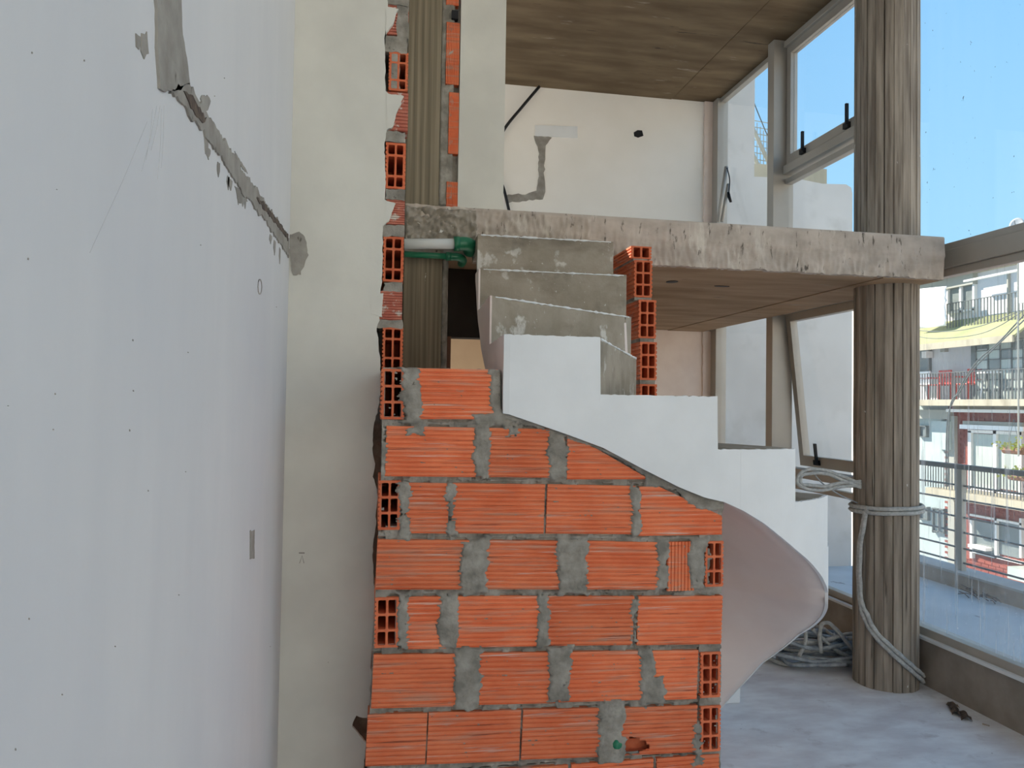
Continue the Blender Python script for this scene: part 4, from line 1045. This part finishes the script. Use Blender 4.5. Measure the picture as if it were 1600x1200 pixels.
# canopy roof (green awning) sloping forward
aw = MB(); A0 = fp_(1400, 516, 0); A1 = fp_(1640, 470, 0); B0 = fp_(1400, 547, 1.0); B1 = fp_(1640, 520, 1.0)
zA_, zB_ = (A0[1] + A1[1]) / 2, (B0[1] + B1[1]) / 2
zA_ = fp_(1520, 500, 0)[1]; zB_ = fp_(1520, 534, 1.0)[1]
aw.prism([(XF, A0[0], zA_), (XF, A1[0], zA_), (XF - 1.0, A1[0], zB_), (XF - 1.0, A0[0], zB_)], [(XF, A0[0], zA_ + .06), (XF, A1[0], zA_ + .06), (XF - 1.0, A1[0], zB_ + .06), (XF - 1.0, A0[0], zB_ + .06)])
aw.build('canopy', m_awn, wh)
MB().box(XF - 1.04, XF - .98, A0[0], A1[0], zB_ - .10, zB_ + .07).build('canopy_fascia', m_mould, wh)
fpart('wall_lamp', m_railgrey, wh, 1469, 1476, 544, 550, 0, .12)
f = fwin(wh, 1428, 1451, 545, 581, m_pane, 1, 0, m_steel, 2)
fpart('air_conditioner', m_whiteplastic, wh, 1440, 1447, 549, 559, .03, .25)
fpart('doorway', m_pane, wh, 1517, 1524, 538, 625, -.01, .02)
# steel grid screen on the first balcony, each pane its own
gs = MB(); cols_ = [1524, 1543, 1562, 1580, 1598]; rws_ = [532, 546, 561, 577, 593, 609, 624]
for x in cols_: fbx(gs, x - .8, x + .8, 531, 625, .45, .50)
for y in rws_: fbx(gs, 1523, 1599, y - .6, y + .6, .45, .50)
g_ = gs.build('grid_screen', m_steel, wh)
for i in range(4):
    for j in range(6):
        q = fbx(MB(), cols_[i] + .8, cols_[i + 1] - .8, rws_[j] + .6, rws_[j + 1] - .6, .465, .475).build('grid_pane', m_curtain if (i + j) % 3 else m_pane, wh)
        l = wloc(q); q.parent = None; q.location = l; adopt(q, g_)
fpart('balcony_slab', m_mould, wh, 1396, 1640, 624, 634, 0, .9)
fpart('ledge', m_winframe, wh, 1478, 1640, 640, 645, 0, .5)
fpart('ledge_face', m_mould, wh, 1490, 1640, 633, 641, 0, .3)
def bars(parent, px0, px1, py0, py1, off, n, mat=m_steel):
    y0 = fp_(px0, (py0 + py1) / 2, off)[0]; y1 = fp_(px1, (py0 + py1) / 2, off)[0]
    z1, z0 = fp_((px0 + px1) / 2, py0, off)[1], fp_((px0 + px1) / 2, py1, off)[1]; m = MB()
    for k in range(n + 1):
        y = y0 + (y1 - y0) * k / n; m.box(XF - off - .012, XF - off + .012, y - .008, y + .008, z0, z1)
    o = m.build('rail_bars', mat, parent, kind='stuff')
    MB().box(XF - off - .02, XF - off + .02, y0, y1, z1, z1 + .018).build('rail_cap', mat, parent)
bars(wh, 1480, 1640, 462, 503, .35, 30)
bars(wh, 1425, 1640, 580, 624, .85, 44)
# tarp
tpm = MB(); nx, nz_ = 10, 14
for i in range(nx + 1):
    for j in range(nz_ + 1):
        y, z = fp_(1430 + 48 * i / nx, 452 + 62 * j / nz_ - (i / nx) * 5, .6); tpm.v.append(Vector((XF - .6 - .05 * N(i * .25, j * .9, 2), y, z)))
for i in range(nx):
    for j in range(nz_):
        a = i * (nz_ + 1) + j; tpm.f.append((a, a + 1, a + nz_ + 2, a + nz_ + 1)); tpm.mi.append(0)
tp2 = tpm.build('hanging_sheet', m_sheet, smooth=True, fix=False, label='white creased sheet hung on the top balcony beside the column', cat='sheet')
tp2.modifiers.new('thick', 'SOLIDIFY').thickness = .01
# balcony chairs and table
def chair(px, py, mat, label):
    y, z = fp_(px, py, .5); t = empty('plastic_chair', (XF - .5, y, z), label=label, cat='chair')
    MB().box(XF - .72, XF - .30, y - .22, y + .22, z + .38, z + .42).build('seat', mat, t, bevel=.02)
    MB().box(XF - .34, XF - .29, y - .22, y + .22, z + .42, z + .85).build('backrest', mat, t, bevel=.02)
    for sx_ in (-.70, -.33):
        for sy_ in (-.2, .2): MB().box(XF + sx_ - .02, XF + sx_ + .02, y + sy_ - .02, y + sy_ + .02, z, z + .38).build('leg', mat, t)
    for sy_ in (-.22, .22): MB().box(XF - .70, XF - .30, y + sy_ - .02, y + sy_ + .02, z + .58, z + .62).build('armrest', mat, t)
zbal = fp_(1500, 624, .9)[1]
def pyz(px): return px
def chair_at(px, mat, label):
    y = fp_(px, 600, .5)[0]; q = zbal + .01
    t = empty('plastic_chair', (XF - .5, y, q), label=label, cat='chair')
    MB().box(XF - .72, XF - .30, y - .24, y + .24, q + .38, q + .42).build('seat', mat, t, bevel=.02)
    MB().box(XF - .34, XF - .29, y - .24, y + .24, q + .42, q + .82).build('backrest', mat, t, bevel=.02)
    for sx_ in (-.70, -.33):
        for sy_ in (-.2, .2): MB().box(XF + sx_ - .02, XF + sx_ + .02, y + sy_ - .02, y + sy_ + .02, q, q + .38).build('leg', mat, t)
    for sy_ in (-.24, .24): MB().box(XF - .70, XF - .30, y + sy_ - .02, y + sy_ + .02, q + .58, q + .62).build('armrest', mat, t)
chair_at(1468, m_redplastic, 'red plastic chair on the balcony in front of the white wall')
chair_at(1513, m_redplastic, 'red plastic chair on the balcony beside the glazed grid')
chair_at(1436, m_whiteplastic, 'white plastic chair on the balcony next to the column')
y = fp_(1553, 600, .4)[0]; tb_ = empty('plastic_table', (XF - .4, y, zbal), label='white round table on the balcony before the glazed grid', cat='table')
MB().ext([(XF - .42 + .36 * math.cos(k * .393), y + .36 * math.sin(k * .393)) for k in range(16)], 'Z', zbal + .66, zbal + .70).build('tabletop', m_whiteplastic, tb_)
for a_ in (.8, 2.36, 3.93, 5.5): MB().tube([(XF - .42 + .28 * math.cos(a_), y + .28 * math.sin(a_), zbal + .005), (XF - .42 + .2 * math.cos(a_), y + .2 * math.sin(a_), zbal + .66)], .025, 6).build('leg', m_whiteplastic, tb_)
# pale blue house below left
bh = empty('pale_blue_house', (XF + 2, fp_(1456, 800)[0], -9), label='pale blue rendered house between the column and the red brick house', cat='house')
y0b, y1b = fp_(1380, 750)[0], fp_(1482, 750)[0]
MB().box(XF, XF + 4, y1b, y0b, -9, zL - .11).build('wall', m_houseb, bh)
fpart('cornice', m_railgrey, bh, 1396, 1480, 640, 654, 0, .25)
fwin(bh, 1434, 1447, 665, 683, m_pane, 1, 0, m_steel, 1.5); fwin(bh, 1466, 1479, 668, 698, m_curtain, 1, 0, m_houseb, 1.5)
fwin(bh, 1434, 1449, 792, 812, m_pane, 1, 0, m_steel, 1.5); fwin(bh, 1456, 1475, 795, 832, m_curtain, 2, 0, m_steel, 1.5)
fpart('bay', m_houseb, bh, 1456, 1479, 658, 702, 0, .30)
# red brick house
rb = empty('red_brick_house', (XF + 2, fp_(1560, 800)[0], -9), label='red brick house with white sliding windows and a balcony', cat='house')
y1r = fp_(1660, 750)[0]; y0r = fp_(1483, 750)[0]
MB().box(XF - .02, XF + 4, y1r, y0r, -9, zL - .11).build('wall', m_redbrick, rb)
fpart('corner_pilaster', m_railgrey, rb, 1481, 1491, 650, 900, 0, .15)
# courses of the brick facing, joined, with recessed joints
br = MB(); zz = fp_(1545, 905)[1]; ztop = fp_(1545, 648)[1]; k = 0
holes_ = [(fp_(1508, 720)[0], fp_(1600, 720)[0], fp_(1550, 775)[1], fp_(1550, 660)[1]), (fp_(1511, 840)[0], fp_(1600, 840)[0], fp_(1550, 876)[1], fp_(1550, 806)[1])]
while zz < ztop:
    y = y1r + (.12 if k % 2 else 0)
    while y < y0r:
        cy_ = y + .11; czz = zz + .035
        if not any(h[1] - .1 < cy_ < h[0] + .1 and h[2] - .03 < czz < h[3] + .03 for h in holes_):
            br.face([(XF - .032, y, zz), (XF - .032, y + .225, zz), (XF - .032, y + .225, zz + .065), (XF - .032, y, zz + .065)])
        y += .24
    zz += .078; k += 1
br.build('brick_facing', m_redbrick, rb, kind='stuff', fix=False).modifiers.new('thick', 'SOLIDIFY').thickness = .012
fpart('shutter_box', m_whiteplastic, rb, 1499, 1598, 665, 672, 0, .35); fpart('head_band', m_railgrey, rb, 1504, 1597, 659, 666, 0, .2)
fwin(rb, 1512, 1596, 673, 770, m_curtain, 2, .02, m_winframe, 5)
fwin(rb, 1515, 1596, 810, 872, m_pane, 2, .02, m_winframe, 3.5)
fpart('window_sill', m_winframe, rb, 1512, 1540, 853, 858, .05, .25)
fpart('balcony_slab', m_mould, rb, 1446, 1640, 776, 790, 0, .9)
bars(rb, 1446, 1640, 732, 774, .85, 40)
fpart('lower_balcony', m_curtain, rb, 1574, 1640, 893, 912, 0, .8)
# hanging planters
def planter(px, py, label, n, hang=.75):
    y, z = fp_(px, py, .8); t = empty('hanging_planter', (XF - .8, y, z), label=label, cat='plant')
    MB().tube([(XF - .8, y - .28, z), (XF - .8, y + .28, z)], .09, 8).build('pot', m_wood, t); lf = MB(); rg_ = random.Random(n)
    for k in range(150):
        c = Vector((XF - .8 + rg_.gauss(0, .12), y + rg_.gauss(0, .22), z + abs(rg_.gauss(.06, .10)))); a = rg_.uniform(0, 6.28); s_ = rg_.uniform(.05, .10)
        d = Vector((math.cos(a), math.sin(a), rg_.uniform(-.3, .8))).normalized() * s_; e = d.cross(Vector((rg_.random(), rg_.random(), .3))).normalized() * s_ * .4
        lf.face([c, c + d * .5 + e, c + d, c + d * .5 - e])
    lf.build('foliage', m_leaf, t, fix=False, kind='stuff')
    for dy in (-.2, .2): MB().tube([(XF - .8, y + dy, z), (XF - .8, y, z + hang)], .006, 4).build('hanger', m_steel, t)
planter(1584, 704, 'yellow-green plant hanging high before the brick house balcony window', 2)
planter(1594, 746, 'smaller plant hanging below the yellow-green one on the balcony', 5, .3)
# overhead wires
for k, q in enumerate((((1600, 492), (1560, 535), (1522, 570), (1492, 622), (1480, 660), (1478, 760)), ((1600, 500), (1566, 532), (1520, 578), (1500, 612), (1484, 640), (1481, 760)), ((1425, 524), (1460, 529), (1520, 524), (1560, 510), (1610, 478)), ((1425, 516), (1480, 518), (1530, 510), (1590, 488)))):
    MB().tube(spline([onX(x, y, XF - 2.6 - .05 * k) for x, y in q], 6), .016 if k < 2 else .009, 5).build('overhead_cable', m_steel, smooth=True, label=('thick dark cable bundle running down to the house corner', 'second cable bundle beside the thick one over the balcony', 'lower sagging thin wire across the green canopy', 'upper sagging thin wire across the green canopy')[k], cat='cable')
# satellite dish seen above the transom
dc = onX(1589, 352, 11.0); ds = empty('satellite_dish', dc - Vector((0, 0, .4)), label='small round satellite dish against the sky above the transom', cat='dish')
dm = MB(); ax = Vector((-.8, -.5, .35)).normalized(); t1 = ax.cross(Z).normalized(); t2 = t1.cross(ax)
for i in range(5):
    for j in range(20):
        r_2 = .115 * i / 4; an = j * math.pi / 10; dm.v.append(dc + t1 * (r_2 * math.cos(an)) + t2 * (r_2 * 1.2 * math.sin(an)) + ax * (1.6 * r_2 * r_2))
for i in range(4):
    for j in range(20): j2 = (j + 1) % 20; dm.f.append((i * 20 + j, i * 20 + j2, i * 20 + 20 + j2, i * 20 + 20 + j)); dm.mi.append(0)
d_ = dm.build('dish', m_parap, ds, smooth=True, fix=False); d_.modifiers.new('thick', 'SOLIDIFY').thickness = .006
MB().tube([dc - ax * .01, dc - ax * .06 - Z * .1, dc - ax * .06 - Z * 4.0], .015, 6).build('mast', m_railgrey, ds)
MB().tube([dc - t2 * .1, dc + ax * .16], .006, 5).build('feed_arm', m_steel, ds)
